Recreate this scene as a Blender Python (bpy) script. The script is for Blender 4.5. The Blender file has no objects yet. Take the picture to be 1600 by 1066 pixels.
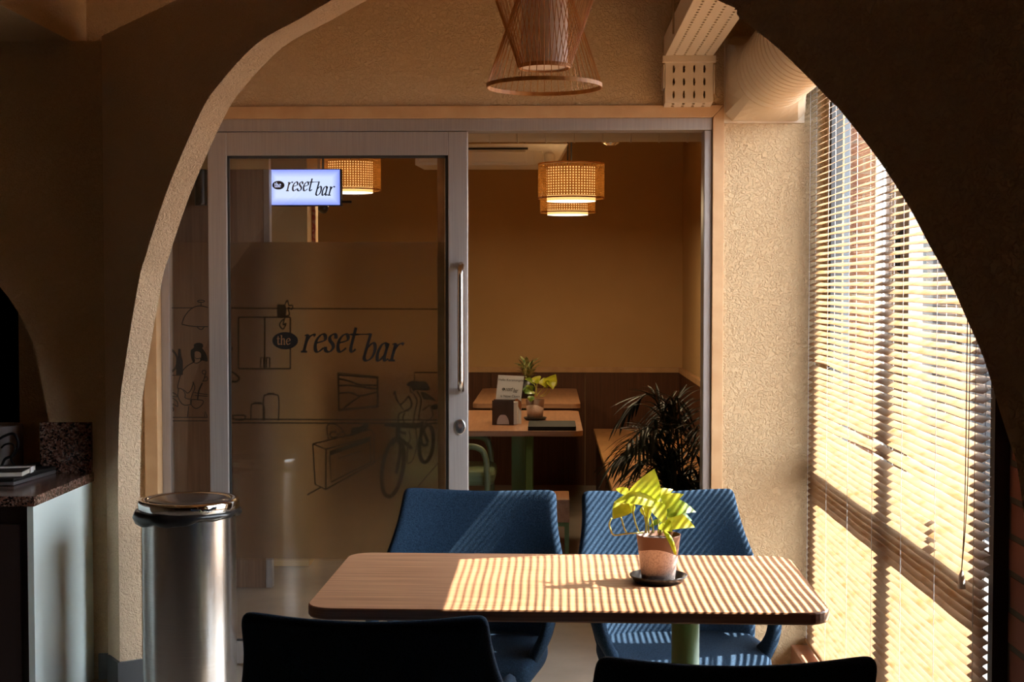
import bpy, math, random
from mathutils import Vector, Matrix

random.seed(7)
scene = bpy.context.scene
COL = scene.collection
R = math.radians
PI = math.pi

# ------------------------------------------------------------------ camera
F = 2222.0
EYE = Vector((0.0, 0.0, 1.51))
YAW, PITCH = 1.547, 2.19
cam_d = bpy.data.cameras.new('camera')
cam = bpy.data.objects.new('camera', cam_d)
COL.objects.link(cam)
cam_d.sensor_width = 36.0
cam_d.lens = F / 1600.0 * 36.0
cam_d.clip_start = 0.05
cam.location = EYE
cam.rotation_euler = (R(90 - PITCH), 0, R(YAW))
scene.camera = cam
CAMR = cam.rotation_euler.to_matrix()

# ------------------------------------------------------------------ world, sun, exposure
world = bpy.data.worlds.new('world')
scene.world = world
world.use_nodes = True
wbg = world.node_tree.nodes['Background']
wbg.inputs[0].default_value = (0.80, 0.89, 1.0, 1)
wbg.inputs[1].default_value = 7.0

sun_d = bpy.data.lights.new('sun', 'SUN')
sun_d.energy = 18.5
sun_d.angle = R(0.38)
sun_d.color = (1.0, 0.93, 0.83)
sun = bpy.data.objects.new('sun', sun_d)
COL.objects.link(sun)
SUN_DIR = Vector((-1.0, -0.24, -1.15)).normalized()
sun.rotation_euler = SUN_DIR.to_track_quat('-Z', 'Y').to_euler()
sun.location = (9, 6, 10)

scene.view_settings.view_transform = 'Standard'
scene.view_settings.look = 'None'
scene.view_settings.exposure = 1.12
scene.view_settings.gamma = 1.0
scene.view_settings.use_curve_mapping = False
scene.cycles.max_bounces = 10
scene.cycles.diffuse_bounces = 5
scene.cycles.glossy_bounces = 4
scene.cycles.transmission_bounces = 8
scene.cycles.transparent_max_bounces = 16
scene.cycles.use_denoising = True
scene.cycles.caustics_refractive = False
scene.cycles.caustics_reflective = False
scene.cycles.sample_clamp_indirect = 8.0

# ------------------------------------------------------------------ measuring helpers
def ray(px, py):
    return CAMR @ Vector(((px - 800.0) / F, -(py - 533.0) / F, -1.0))
def PY(px, py, y):
    d = ray(px, py); return EYE + d * (y / d.y)
def PZ(px, py, z):
    d = ray(px, py); return EYE + d * ((z - EYE.z) / d.z)
def PX(px, py, x):
    d = ray(px, py); return EYE + d * (x / d.x)

# ------------------------------------------------------------------ mesh helper
class MB:
    def __init__(s): s.v = []; s.f = []
    def add(s, vs, fs):
        n = len(s.v)
        s.v += [tuple(v) for v in vs]
        s.f += [tuple(i + n for i in f) for f in fs]
        return s
    def box(s, lo, hi):
        x0, y0, z0 = lo; x1, y1, z1 = hi
        return s.add([(x0,y0,z0),(x1,y0,z0),(x1,y1,z0),(x0,y1,z0),(x0,y0,z1),(x1,y0,z1),(x1,y1,z1),(x0,y1,z1)],
                     [(0,3,2,1),(4,5,6,7),(0,1,5,4),(1,2,6,5),(2,3,7,6),(3,0,4,7)])
    def loft(s, rings, closed=True, cap=True, loop=False):
        n = len(rings[0]); vs = [p for r in rings for p in r]; fs = []
        m = len(rings)
        for i in range(m if loop else m - 1):
            for j in range(n if closed else n - 1):
                a = i * n + j; b = i * n + (j + 1) % n
                c = ((i + 1) % m) * n + (j + 1) % n; d = ((i + 1) % m) * n + j
                fs.append((a, b, c, d))
        if cap and closed and not loop:
            fs.append(tuple(range(n - 1, -1, -1)))
            fs.append(tuple((m - 1) * n + j for j in range(n)))
        return s.add(vs, fs)
    def tube(s, path, r, n=8, cap=True, loop=False):
        path = [Vector(p) for p in path]; m = len(path); rings = []
        rr = r if isinstance(r, (list, tuple)) else [r] * m
        prev = None
        for i, p in enumerate(path):
            if loop: t = path[(i + 1) % m] - path[i - 1]
            else: t = path[min(i + 1, m - 1)] - path[max(i - 1, 0)]
            t = t.normalized() if t.length > 1e-9 else Vector((0, 0, 1))
            if prev is None:
                u = t.cross(Vector((0, 0, 1)))
                if u.length < 1e-4: u = t.cross(Vector((1, 0, 0)))
            else:
                u = prev - t * prev.dot(t)
            u.normalize(); prev = u; w = t.cross(u)
            rings.append([p + (u * math.cos(2*PI*k/n) + w * math.sin(2*PI*k/n)) * rr[i] for k in range(n)])
        return s.loft(rings, True, cap, loop)
    def lathe(s, prof, n=32, c=(0, 0, 0), cap=True):
        rings = [[(c[0] + r*math.cos(2*PI*k/n), c[1] + r*math.sin(2*PI*k/n), c[2] + z) for k in range(n)] for r, z in prof]
        return s.loft(rings, True, cap)
    def prism(s, poly, fn0, fn1):
        n = len(poly)
        vs = [fn0(*p) for p in poly] + [fn1(*p) for p in poly]
        fs = [tuple(range(n)), tuple(range(2*n - 1, n - 1, -1))] + [(i, i + n, (i + 1) % n + n, (i + 1) % n) for i in range(n)]
        return s.add(vs, fs)
    def build(s, name, mat, parent=None, world=False, smooth=False, bevel=0, subsurf=0, solid=0, offset=0):
        me = bpy.data.meshes.new(name)
        vs = s.v
        if world and parent is not None:
            root = parent
            while root.parent is not None: root = root.parent
            L = root.location
            vs = [(x - L.x, y - L.y, z - L.z) for x, y, z in vs]
        me.from_pydata(vs, [], s.f)
        import bmesh
        bm = bmesh.new(); bm.from_mesh(me)
        bmesh.ops.recalc_face_normals(bm, faces=bm.faces)
        bm.to_mesh(me); bm.free()
        me.materials.append(mat)
        if smooth:
            for p in me.polygons: p.use_smooth = True
        o = bpy.data.objects.new(name, me); COL.objects.link(o)
        if parent is not None: o.parent = parent
        if solid:
            m = o.modifiers.new('solid', 'SOLIDIFY'); m.thickness = solid; m.offset = offset
        if bevel:
            m = o.modifiers.new('bevel', 'BEVEL'); m.width = bevel; m.segments = 2; m.limit_method = 'ANGLE'; m.angle_limit = R(40)
        if subsurf:
            m = o.modifiers.new('sub', 'SUBSURF'); m.levels = subsurf; m.render_levels = subsurf
        return o

def tag(o, label=None, cat=None, group=None, kind=None):
    if label: o['label'] = label
    if cat: o['category'] = cat
    if group: o['group'] = group
    if kind: o['kind'] = kind
    return o
def thing(name, label, cat, loc=(0, 0, 0), rz=0, group=None, kind=None):
    o = bpy.data.objects.new(name, None); COL.objects.link(o)
    o.empty_display_size = 0.1
    o.location = loc; o.rotation_euler = (0, 0, R(rz))
    return tag(o, label, cat, group, kind)
def dup(o, parent=None, loc=None, rz=None, label=None):
    c = o.copy(); COL.objects.link(c)
    if parent is not None: c.parent = parent
    if loc is not None: c.location = loc
    if rz is not None: c.rotation_euler = (0, 0, R(rz))
    if label: c['label'] = label
    for ch in list(o.children): dup(ch, c)
    return c
def struct(o, label, cat):
    return tag(o, label, cat, None, 'structure')

def spline(pts, n=6, closed=False):
    P = [Vector(p) for p in pts]; m = len(P); out = []
    segs = m if closed else m - 1
    for i in range(segs):
        if closed: a, b, c, d = P[i-1], P[i], P[(i+1) % m], P[(i+2) % m]
        else: a, b, c, d = P[max(i-1, 0)], P[i], P[i+1], P[min(i+2, m-1)]
        for k in range(n):
            t = k / n
            out.append(0.5*((2*b) + (c-a)*t + (2*a-5*b+4*c-d)*t*t + (3*b-a-3*c+d)*t**3))
    if not closed: out.append(P[-1])
    return out

def rrect(x0, y0, x1, y1, r, n=6):
    out = []
    for cx, cy, a0 in ((x1-r, y1-r, 0), (x0+r, y1-r, 90), (x0+r, y0+r, 180), (x1-r, y0+r, 270)):
        for k in range(n + 1):
            a = R(a0 + 90*k/n); out.append((cx + r*math.cos(a), cy + r*math.sin(a)))
    return out

def perforated(mb, fn, W, H, nu, nv, hw, hh, mu=0.0, mv=0.0):
    """plate W x H with nu x nv rounded slots; fn(u, v) -> point"""
    cu, cv = (W - 2*mu)/nu, (H - 2*mv)/nv
    if mu > 0:
        mb.add([fn(0,0), fn(mu,0), fn(mu,H), fn(0,H)], [(0,1,2,3)])
        mb.add([fn(W-mu,0), fn(W,0), fn(W,H), fn(W-mu,H)], [(0,1,2,3)])
    if mv > 0:
        mb.add([fn(mu,0), fn(W-mu,0), fn(W-mu,mv), fn(mu,mv)], [(0,1,2,3)])
        mb.add([fn(mu,H-mv), fn(W-mu,H-mv), fn(W-mu,H), fn(mu,H)], [(0,1,2,3)])
    for i in range(nu):
        for j in range(nv):
            x0, y0 = mu + i*cu, mv + j*cv; cx, cy = x0 + cu/2, y0 + cv/2
            O = [(x0,y0),(cx,y0),(x0+cu,y0),(x0+cu,cy),(x0+cu,y0+cv),(cx,y0+cv),(x0,y0+cv),(x0,cy)]
            k = 0.62
            I = [(cx-hw*k,cy-hh*0.92),(cx,cy-hh),(cx+hw*k,cy-hh*0.92),(cx+hw,cy),(cx+hw*k,cy+hh*0.92),(cx,cy+hh),(cx-hw*k,cy+hh*0.92),(cx-hw,cy)]
            mb.add([fn(*p) for p in O] + [fn(*p) for p in I], [(a, (a+1) % 8, 8 + (a+1) % 8, 8 + a) for a in range(8)])

# ------------------------------------------------------------------ materials
def newmat(name):
    m = bpy.data.materials.new(name); m.use_nodes = True
    nt = m.node_tree
    return m, nt, nt.nodes['Principled BSDF']
def setp(b, **k):
    for key, v in k.items():
        b.inputs[key.replace('_', ' ')].default_value = v
def flat(name, col, rough=0.5, metal=0.0, spec=0.5, emit=None, es=0.0):
    m, nt, b = newmat(name)
    setp(b, Base_Color=(*col, 1), Roughness=rough, Metallic=metal)
    b.inputs['Specular IOR Level'].default_value = spec
    if emit:
        b.inputs['Emission Color'].default_value = (*emit, 1)
        b.inputs['Emission Strength'].default_value = es
    return m
def noise_col(name, c0, c1, scale=(1, 1, 1), nscale=5.0, detail=4, rough=0.5, lo=0.35, hi=0.65, bump=0.0, bdist=0.002, metal=0.0, spec=0.5, bscale=None):
    m, nt, b = newmat(name); N = nt.nodes; L = nt.links
    tc = N.new('ShaderNodeTexCoord'); mp = N.new('ShaderNodeMapping'); mp.inputs['Scale'].default_value = scale
    L.new(tc.outputs['Object'], mp.inputs['Vector'])
    nz = N.new('ShaderNodeTexNoise'); nz.inputs['Scale'].default_value = nscale; nz.inputs['Detail'].default_value = detail
    L.new(mp.outputs[0], nz.inputs['Vector'])
    cr = N.new('ShaderNodeValToRGB'); cr.color_ramp.elements[0].position = lo; cr.color_ramp.elements[1].position = hi
    cr.color_ramp.elements[0].color = (*c0, 1); cr.color_ramp.elements[1].color = (*c1, 1)
    L.new(nz.outputs['Fac'], cr.inputs[0]); L.new(cr.outputs[0], b.inputs['Base Color'])
    setp(b, Roughness=rough, Metallic=metal); b.inputs['Specular IOR Level'].default_value = spec
    if bump:
        bp = N.new('ShaderNodeBump'); bp.inputs['Strength'].default_value = bump; bp.inputs['Distance'].default_value = bdist
        src = nz
        if bscale:
            src = N.new('ShaderNodeTexNoise'); src.inputs['Scale'].default_value = bscale; src.inputs['Detail'].default_value = 3
            L.new(tc.outputs['Object'], src.inputs['Vector'])
        L.new(src.outputs['Fac'], bp.inputs['Height']); L.new(bp.outputs[0], b.inputs['Normal'])
    return m

def plaster_mat(name, col, strength=0.7):
    m, nt, b = newmat(name); N = nt.nodes; L = nt.links
    tc = N.new('ShaderNodeTexCoord')
    n1 = N.new('ShaderNodeTexNoise'); n1.inputs['Scale'].default_value = 75; n1.inputs['Detail'].default_value = 3; n1.inputs['Distortion'].default_value = 1.2
    n2 = N.new('ShaderNodeTexVoronoi'); n2.inputs['Scale'].default_value = 60
    L.new(tc.outputs['Object'], n1.inputs['Vector']); L.new(tc.outputs['Object'], n2.inputs['Vector'])
    rmp = N.new('ShaderNodeValToRGB'); rmp.color_ramp.elements[0].position = 0.42; rmp.color_ramp.elements[1].position = 0.56
    L.new(n1.outputs['Fac'], rmp.inputs[0])
    mx = N.new('ShaderNodeMath'); mx.operation = 'MULTIPLY_ADD'; mx.inputs[1].default_value = 0.25
    L.new(n2.outputs['Distance'], mx.inputs[0]); L.new(rmp.outputs[0], mx.inputs[2])
    bp = N.new('ShaderNodeBump'); bp.inputs['Strength'].default_value = strength; bp.inputs['Distance'].default_value = 0.0035
    L.new(mx.outputs[0], bp.inputs['Height']); L.new(bp.outputs[0], b.inputs['Normal'])
    n3 = N.new('ShaderNodeTexNoise'); n3.inputs['Scale'].default_value = 2.2; n3.inputs['Detail'].default_value = 4
    L.new(tc.outputs['Object'], n3.inputs['Vector'])
    cr = N.new('ShaderNodeValToRGB')
    cr.color_ramp.elements[0].color = (*[c*0.9 for c in col], 1); cr.color_ramp.elements[1].color = (*[min(1, c*1.06) for c in col], 1)
    L.new(n3.outputs['Fac'], cr.inputs[0]); L.new(cr.outputs[0], b.inputs['Base Color'])
    setp(b, Roughness=0.75); b.inputs['Specular IOR Level'].default_value = 0.25
    return m

M = {}
M['plaster'] = plaster_mat('plaster tan', (0.63, 0.452, 0.262), 0.9)
M['plaster_arch_lit'] = plaster_mat('plaster tan lightened', (0.84, 0.62, 0.41), 0.9)  # lightened copy of the tan plaster; stands in for light on the arch reveal
M['plaster_smooth'] = noise_col('smooth cream paint', (0.55, 0.355, 0.16), (0.59, 0.39, 0.185), nscale=2.0, rough=0.7, spec=0.2)
M['ceiling'] = flat('ceiling paint', (0.46, 0.28, 0.12), 0.8, spec=0.2)
M['room_dark'] = flat('dark brown paint', (0.10, 0.06, 0.03), 0.8, spec=0.2)
M['dark'] = flat('niche shade black', (0.004, 0.004, 0.004), 0.9, spec=0.05)  # near-black colour stands in for the shade inside the unlit opening
M['floor'] = noise_col('beige floor tile', (0.29, 0.245, 0.20), (0.35, 0.30, 0.245), nscale=3.0, rough=0.22, spec=0.5)
M['kerb'] = noise_col('terracotta ledge tile', (0.36, 0.17, 0.10), (0.44, 0.22, 0.13), nscale=6, rough=0.35)
M['basegrey'] = flat('grey baseboard tile', (0.10, 0.10, 0.10), 0.3)
M['table'] = noise_col('oak laminate', (0.34, 0.145, 0.068), (0.60, 0.31, 0.165), scale=(1.0, 30, 30), nscale=3.2, detail=8, rough=0.42, lo=0.32, hi=0.66, spec=0.4)
M['tableY'] = noise_col('oak laminate lengthwise', (0.33, 0.155, 0.08), (0.46, 0.24, 0.13), scale=(18, 1.5, 18), nscale=3.0, detail=5, rough=0.32, lo=0.3, hi=0.7)
M['edge'] = noise_col('table edge band', (0.34, 0.17, 0.09), (0.52, 0.29, 0.17), scale=(1, 1, 60), nscale=4.0, detail=4, rough=0.45, lo=0.3, hi=0.7)
M['walnut'] = noise_col('walnut panelling', (0.075, 0.026, 0.011), (0.13, 0.05, 0.022), scale=(30, 30, 1.2), nscale=2.5, detail=5, rough=0.42, lo=0.3, hi=0.7)
M['walnut_grey'] = noise_col('brown wood panelling', (0.16, 0.085, 0.05), (0.25, 0.14, 0.085), scale=(25, 25, 1.0), nscale=2.5, detail=5, rough=0.45, lo=0.3, hi=0.7)
M['maple'] = noise_col('maple trim', (0.50, 0.29, 0.135), (0.62, 0.39, 0.20), scale=(3, 3, 3), nscale=3.0, detail=5, rough=0.45, lo=0.3, hi=0.7)
M['bench'] = noise_col('golden wood bench', (0.50, 0.25, 0.09), (0.62, 0.34, 0.14), scale=(3, 0.6, 3), nscale=5, detail=4, rough=0.4)
M['alu'] = noise_col('brushed aluminium', (0.40, 0.36, 0.34), (0.45, 0.41, 0.385), scale=(60, 60, 1), nscale=4, rough=0.42, metal=0.55)
M['alu_dark'] = flat('dark gasket', (0.03, 0.03, 0.03), 0.5)
M['steel'] = noise_col('brushed steel', (0.52, 0.50, 0.48), (0.60, 0.58, 0.56), scale=(1, 1, 90), nscale=6, rough=0.22, metal=1.0)
M['chrome'] = flat('chrome', (0.75, 0.73, 0.70), 0.07, 1.0)
M['satin'] = flat('satin steel', (0.62, 0.59, 0.56), 0.25, 1.0)
M['lid_brown'] = flat('smoked lid flap', (0.10, 0.07, 0.055), 0.20, 0.3)
M['black'] = flat('black plastic', (0.012, 0.012, 0.013), 0.35)
M['black_bag'] = flat('black bin liner', (0.008, 0.008, 0.009), 0.28)
M['fabric'] = noise_col('navy woven fabric', (0.008, 0.020, 0.040), (0.024, 0.052, 0.092), scale=(1, 1, 1), nscale=260, detail=2, rough=0.9, lo=0.3, hi=0.7, bump=0.35, bdist=0.001, spec=0.15)
M['green'] = flat('sage green metal', (0.12, 0.22, 0.085), 0.4)
M['green_pale'] = flat('pale green plastic', (0.13, 0.17, 0.085), 0.45)
M['mint'] = noise_col('pale mint panel', (0.76, 0.86, 0.82), (0.78, 0.88, 0.84), nscale=1.5, rough=0.28)
M['maroon'] = flat('dark maroon front', (0.03, 0.016, 0.014), 0.5)
M['rattan'] = noise_col('bamboo strips', (0.46, 0.19, 0.05), (0.66, 0.32, 0.09), scale=(8, 8, 2), nscale=6, rough=0.5)
M['linen'] = flat('white linen shade', (0.86, 0.74, 0.63), 0.8)
M['white_metal'] = flat('cream powder coat', (0.68, 0.56, 0.42), 0.45)
M['duct'] = flat('cream duct paint', (0.68, 0.55, 0.39), 0.42)
M['white'] = flat('white plastic', (0.84, 0.78, 0.72), 0.35)
M['paper'] = flat('white paper', (0.66, 0.64, 0.62), 0.7)
M['ink'] = flat('black ink', (0.006, 0.005, 0.005), 0.45)
M['soil'] = flat('potting soil', (0.035, 0.015, 0.010), 0.95)
M['cord'] = flat('white cord', (0.80, 0.76, 0.72), 0.7)
M['lamp_on'] = flat('lit diffuser', (0.8, 0.75, 0.65), 0.5, emit=(1.0, 0.84, 0.60), es=1.7)
M['drum'] = flat('lit inner drum', (0.8, 0.7, 0.55), 0.6, emit=(1.0, 0.55, 0.18), es=0.6)
M['sign_on'] = None
M['navyink'] = flat('navy sign ink', (0.004, 0.008, 0.022), 0.4)
M['laptop'] = flat('black laptop', (0.009, 0.007, 0.006), 0.6, spec=0.25)
M['laptop_edge'] = flat('silver laptop rim', (0.3, 0.3, 0.31), 0.3, 0.8)
M['pages'] = flat('book pages', (0.55, 0.50, 0.42), 0.8)
M['bookcover'] = flat('dark brown book cover', (0.025, 0.017, 0.013), 0.5)
M['greypot'] = flat('grey ceramic', (0.34, 0.29, 0.28), 0.5)
M['terra_red'] = flat('red plastic', (0.10, 0.018, 0.012), 0.5)
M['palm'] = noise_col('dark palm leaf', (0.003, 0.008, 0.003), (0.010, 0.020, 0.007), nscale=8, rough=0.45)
M['stem'] = flat('yellow green stem', (0.50, 0.46, 0.10), 0.5)
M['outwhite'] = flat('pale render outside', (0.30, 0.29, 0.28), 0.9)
M['concrete'] = noise_col('darkened concrete ground', (0.09, 0.087, 0.08), (0.12, 0.116, 0.108), nscale=2, rough=0.9)  # ground darkened below real concrete to offset the strong sky light
M['post'] = flat('darkened timber post', (0.09, 0.088, 0.082), 0.9)  # post colour darkened so the sky light does not burn it out
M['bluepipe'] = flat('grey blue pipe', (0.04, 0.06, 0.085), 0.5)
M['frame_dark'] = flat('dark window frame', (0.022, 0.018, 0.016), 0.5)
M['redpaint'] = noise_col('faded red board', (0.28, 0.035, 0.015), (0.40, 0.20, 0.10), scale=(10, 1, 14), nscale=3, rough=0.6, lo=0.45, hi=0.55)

def granite():
    m, nt, b = newmat('red granite'); N = nt.nodes; L = nt.links
    tc = N.new('ShaderNodeTexCoord'); v = N.new('ShaderNodeTexVoronoi'); v.inputs['Scale'].default_value = 170
    L.new(tc.outputs['Object'], v.inputs['Vector'])
    cr = N.new('ShaderNodeValToRGB'); e = cr.color_ramp.elements
    e[0].position = 0.2; e[0].color = (0.012, 0.010, 0.010, 1); e[1].position = 0.75; e[1].color = (0.20, 0.09, 0.06, 1)
    ne = cr.color_ramp.elements.new(0.95); ne.color = (0.28, 0.19, 0.15, 1)
    sp = N.new('ShaderNodeSeparateColor'); L.new(v.outputs['Color'], sp.inputs[0]); L.new(sp.outputs[0], cr.inputs[0])
    L.new(cr.outputs[0], b.inputs['Base Color']); setp(b, Roughness=0.16)
    return m
M['granite'] = granite()

def brickmat(name, c1, c2, mortar, axis, scale=1.0, rough=0.85):
    m, nt, b = newmat(name); N = nt.nodes; L = nt.links
    tc = N.new('ShaderNodeTexCoord'); sx = N.new('ShaderNodeSeparateXYZ'); L.new(tc.outputs['Object'], sx.inputs[0])
    cb = N.new('ShaderNodeCombineXYZ'); L.new(sx.outputs[axis], cb.inputs['X']); L.new(sx.outputs['Z'], cb.inputs['Y'])
    bt = N.new('ShaderNodeTexBrick'); L.new(cb.outputs[0], bt.inputs['Vector'])
    bt.inputs['Color1'].default_value = (*c1, 1); bt.inputs['Color2'].default_value = (*c2, 1); bt.inputs['Mortar'].default_value = (*mortar, 1)
    bt.inputs['Scale'].default_value = scale; bt.inputs['Brick Width'].default_value = 0.235; bt.inputs['Row Height'].default_value = 0.085
    bt.inputs['Mortar Size'].default_value = 0.008; bt.inputs['Mortar Smooth'].default_value = 0.2
    L.new(bt.outputs['Color'], b.inputs['Base Color']); setp(b, Roughness=rough)
    b.inputs['Specular IOR Level'].default_value = 0.2
    bp = N.new('ShaderNodeBump'); bp.inputs['Strength'].default_value = 0.8; bp.inputs['Distance'].default_value = 0.006; bp.invert = True
    L.new(bt.outputs['Fac'], bp.inputs['Height']); L.new(bp.outputs[0], b.inputs['Normal'])
    return m
M['brick_in'] = brickmat('dark red brick', (0.17, 0.06, 0.042), (0.24, 0.095, 0.065), (0.07, 0.06, 0.045), 'Y')
M['brick_out'] = brickmat('darkened orange brick outside', (0.060, 0.022, 0.013), (0.075, 0.030, 0.018), (0.065, 0.052, 0.040), 'X')  # brick colour darkened to hold back the bright outdoor light
M['siding_darkened'] = brickmat('grey board fence', (0.035, 0.035, 0.037), (0.047, 0.047, 0.050), (0.018, 0.018, 0.018), 'X')  # fence tone darkened to keep the sky light from bleaching it

def slatmat():
    m, nt, b = newmat('cream slat'); N = nt.nodes; L = nt.links
    tc = N.new('ShaderNodeTexCoord'); mp = N.new('ShaderNodeMapping'); mp.inputs['Scale'].default_value = (4, 5.0, 26)
    L.new(tc.outputs['Object'], mp.inputs['Vector'])
    nz = N.new('ShaderNodeTexNoise'); nz.inputs['Scale'].default_value = 2.0; nz.inputs['Detail'].default_value = 4
    L.new(mp.outputs[0], nz.inputs['Vector'])
    cr = N.new('ShaderNodeValToRGB'); e = cr.color_ramp.elements
    e[0].position = 0.30; e[0].color = (0.36, 0.180, 0.066, 1); e[1].position = 0.50; e[1].color = (0.43, 0.272, 0.155, 1)
    L.new(nz.outputs['Fac'], cr.inputs[0])
    L.new(cr.outputs[0], b.inputs['Base Color']); setp(b, Roughness=0.5); b.inputs['Specular IOR Level'].default_value = 0.15
    tr = N.new('ShaderNodeBsdfTranslucent'); L.new(cr.outputs[0], tr.inputs['Color'])
    mx = N.new('ShaderNodeMixShader'); mx.inputs[0].default_value = 0.06
    out = N['Material Output']
    L.new(b.outputs[0], mx.inputs[1]); L.new(tr.outputs[0], mx.inputs[2]); L.new(mx.outputs[0], out.inputs[0])
    return m
M['slat'] = slatmat()

def leafmat(name, c0, c1, transl=0.35):
    m, nt, b = newmat(name); N = nt.nodes; L = nt.links
    tc = N.new('ShaderNodeTexCoord'); nz = N.new('ShaderNodeTexNoise'); nz.inputs['Scale'].default_value = 30; nz.inputs['Detail'].default_value = 3
    L.new(tc.outputs['Object'], nz.inputs['Vector'])
    cr = N.new('ShaderNodeValToRGB'); cr.color_ramp.elements[0].position = 0.35; cr.color_ramp.elements[1].position = 0.6
    cr.color_ramp.elements[0].color = (*c0, 1); cr.color_ramp.elements[1].color = (*c1, 1)
    L.new(nz.outputs['Fac'], cr.inputs[0]); L.new(cr.outputs[0], b.inputs['Base Color']); setp(b, Roughness=0.35)
    tr = N.new('ShaderNodeBsdfTranslucent'); L.new(cr.outputs[0], tr.inputs['Color'])
    mx = N.new('ShaderNodeMixShader'); mx.inputs[0].default_value = transl
    L.new(b.outputs[0], mx.inputs[1]); L.new(tr.outputs[0], mx.inputs[2]); L.new(mx.outputs[0], N['Material Output'].inputs[0])
    return m
M['cane'] = leafmat('woven cane', (0.50, 0.25, 0.075), (0.62, 0.34, 0.12), 0.45)
M['leaf'] = leafmat('yellow green leaf', (0.36, 0.41, 0.025), (0.58, 0.58, 0.045), 0.45)
M['leaf_dark'] = leafmat('mid green leaf', (0.06, 0.16, 0.02), (0.34, 0.42, 0.04), 0.3)
M['leaf_var'] = leafmat('variegated leaf', (0.05, 0.12, 0.03), (0.50, 0.48, 0.20), 0.2)

def glassmat(name, tint=(1, 1, 1), refl=1.0):
    m, nt, b = newmat(name); N = nt.nodes; L = nt.links; N.remove(b)
    tr = N.new('ShaderNodeBsdfTransparent'); tr.inputs[0].default_value = (*tint, 1)
    gl = N.new('ShaderNodeBsdfGlossy'); gl.inputs['Roughness'].default_value = 0.0; gl.inputs[0].default_value = (refl, refl, refl, 1)
    fr = N.new('ShaderNodeFresnel')     # same reflectance from either side of the thin pane
    ge = N.new('ShaderNodeNewGeometry'); io = N.new('ShaderNodeMapRange')
    io.inputs['To Min'].default_value = 1.5; io.inputs['To Max'].default_value = 1/1.5
    L.new(ge.outputs['Backfacing'], io.inputs['Value']); L.new(io.outputs[0], fr.inputs[0])
    mx = N.new('ShaderNodeMixShader')
    L.new(fr.outputs[0], mx.inputs[0]); L.new(tr.outputs[0], mx.inputs[1]); L.new(gl.outputs[0], mx.inputs[2])
    L.new(mx.outputs[0], N['Material Output'].inputs[0])
    return m
M['glass'] = glassmat('clear glass')
M['glass_win'] = glassmat('window glass', (0.96, 0.98, 0.98))

def filmmat(name, haze_col, haze, rough):
    m, nt, b = newmat(name); N = nt.nodes; L = nt.links; N.remove(b)
    if rough > 0:
        rf = N.new('ShaderNodeBsdfRefraction'); rf.inputs['Roughness'].default_value = rough; rf.inputs['IOR'].default_value = 1.35
    else:
        rf = N.new('ShaderNodeBsdfTransparent')
    rf.inputs[0].default_value = (0.92, 0.90, 0.86, 1)
    df = N.new('ShaderNodeBsdfDiffuse'); df.inputs[0].default_value = (*haze_col, 1)
    tl = N.new('ShaderNodeBsdfTranslucent'); tl.inputs[0].default_value = (*haze_col, 1)
    m1 = N.new('ShaderNodeMixShader'); m1.inputs[0].default_value = 0.5
    L.new(df.outputs[0], m1.inputs[1]); L.new(tl.outputs[0], m1.inputs[2])
    m2 = N.new('ShaderNodeMixShader'); m2.inputs[0].default_value = haze
    L.new(rf.outputs[0], m2.inputs[1]); L.new(m1.outputs[0], m2.inputs[2])
    L.new(m2.outputs[0], N['Material Output'].inputs[0])
    return m
M['film_door'] = filmmat('frosted door film', (0.42, 0.25, 0.13), 0.09, 0.27)
M['film_side'] = filmmat('printed sidelight film', (0.42, 0.25, 0.13), 0.22, 0.0)

def potmat():
    m, nt, b = newmat('two tone pot'); N = nt.nodes; L = nt.links
    tc = N.new('ShaderNodeTexCoord'); sx = N.new('ShaderNodeSeparateXYZ'); L.new(tc.outputs['Object'], sx.inputs[0])
    # dipped band edge: height falls as x grows
    ml = N.new('ShaderNodeMath'); ml.operation = 'MULTIPLY_ADD'; ml.inputs[1].default_value = 0.50; ml.inputs[2].default_value = 0.0
    sq = N.new('ShaderNodeMath'); sq.operation = 'MULTIPLY_ADD'; sq.inputs[1].default_value = 1.0; sq.inputs[2].default_value = 0.012
    L.new(sx.outputs['X'], sq.inputs[0])
    pw = N.new('ShaderNodeMath'); pw.operation = 'MULTIPLY'; L.new(sq.outputs[0], pw.inputs[0]); L.new(sq.outputs[0], pw.inputs[1])
    m3 = N.new('ShaderNodeMath'); m3.operation = 'MULTIPLY_ADD'; m3.inputs[1].default_value = 6.0
    L.new(pw.outputs[0], m3.inputs[0]); L.new(sx.outputs['Z'], m3.inputs[2])
    gt = N.new('ShaderNodeMath'); gt.operation = 'GREATER_THAN'; gt.inputs[1].default_value = 0.086
    L.new(m3.outputs[0], gt.inputs[0])
    nz = N.new('ShaderNodeTexNoise'); nz.inputs['Scale'].default_value = 220; L.new(tc.outputs['Object'], nz.inputs['Vector'])
    cr = N.new('ShaderNodeValToRGB'); cr.color_ramp.elements[0].position = 0.35; cr.color_ramp.elements[1].position = 0.55
    cr.color_ramp.elements[0].color = (0.46, 0.34, 0.29, 1); cr.color_ramp.elements[1].color = (0.64, 0.51, 0.45, 1)
    L.new(nz.outputs['Fac'], cr.inputs[0])
    mx = N.new('ShaderNodeMixRGB'); mx.inputs[2].default_value = (0.14, 0.055, 0.024, 1)
    L.new(gt.outputs[0], mx.inputs[0]); L.new(cr.outputs[0], mx.inputs[1]); L.new(mx.outputs[0], b.inputs['Base Color'])
    setp(b, Roughness=0.55)
    return m
M['pot'] = potmat()

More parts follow.
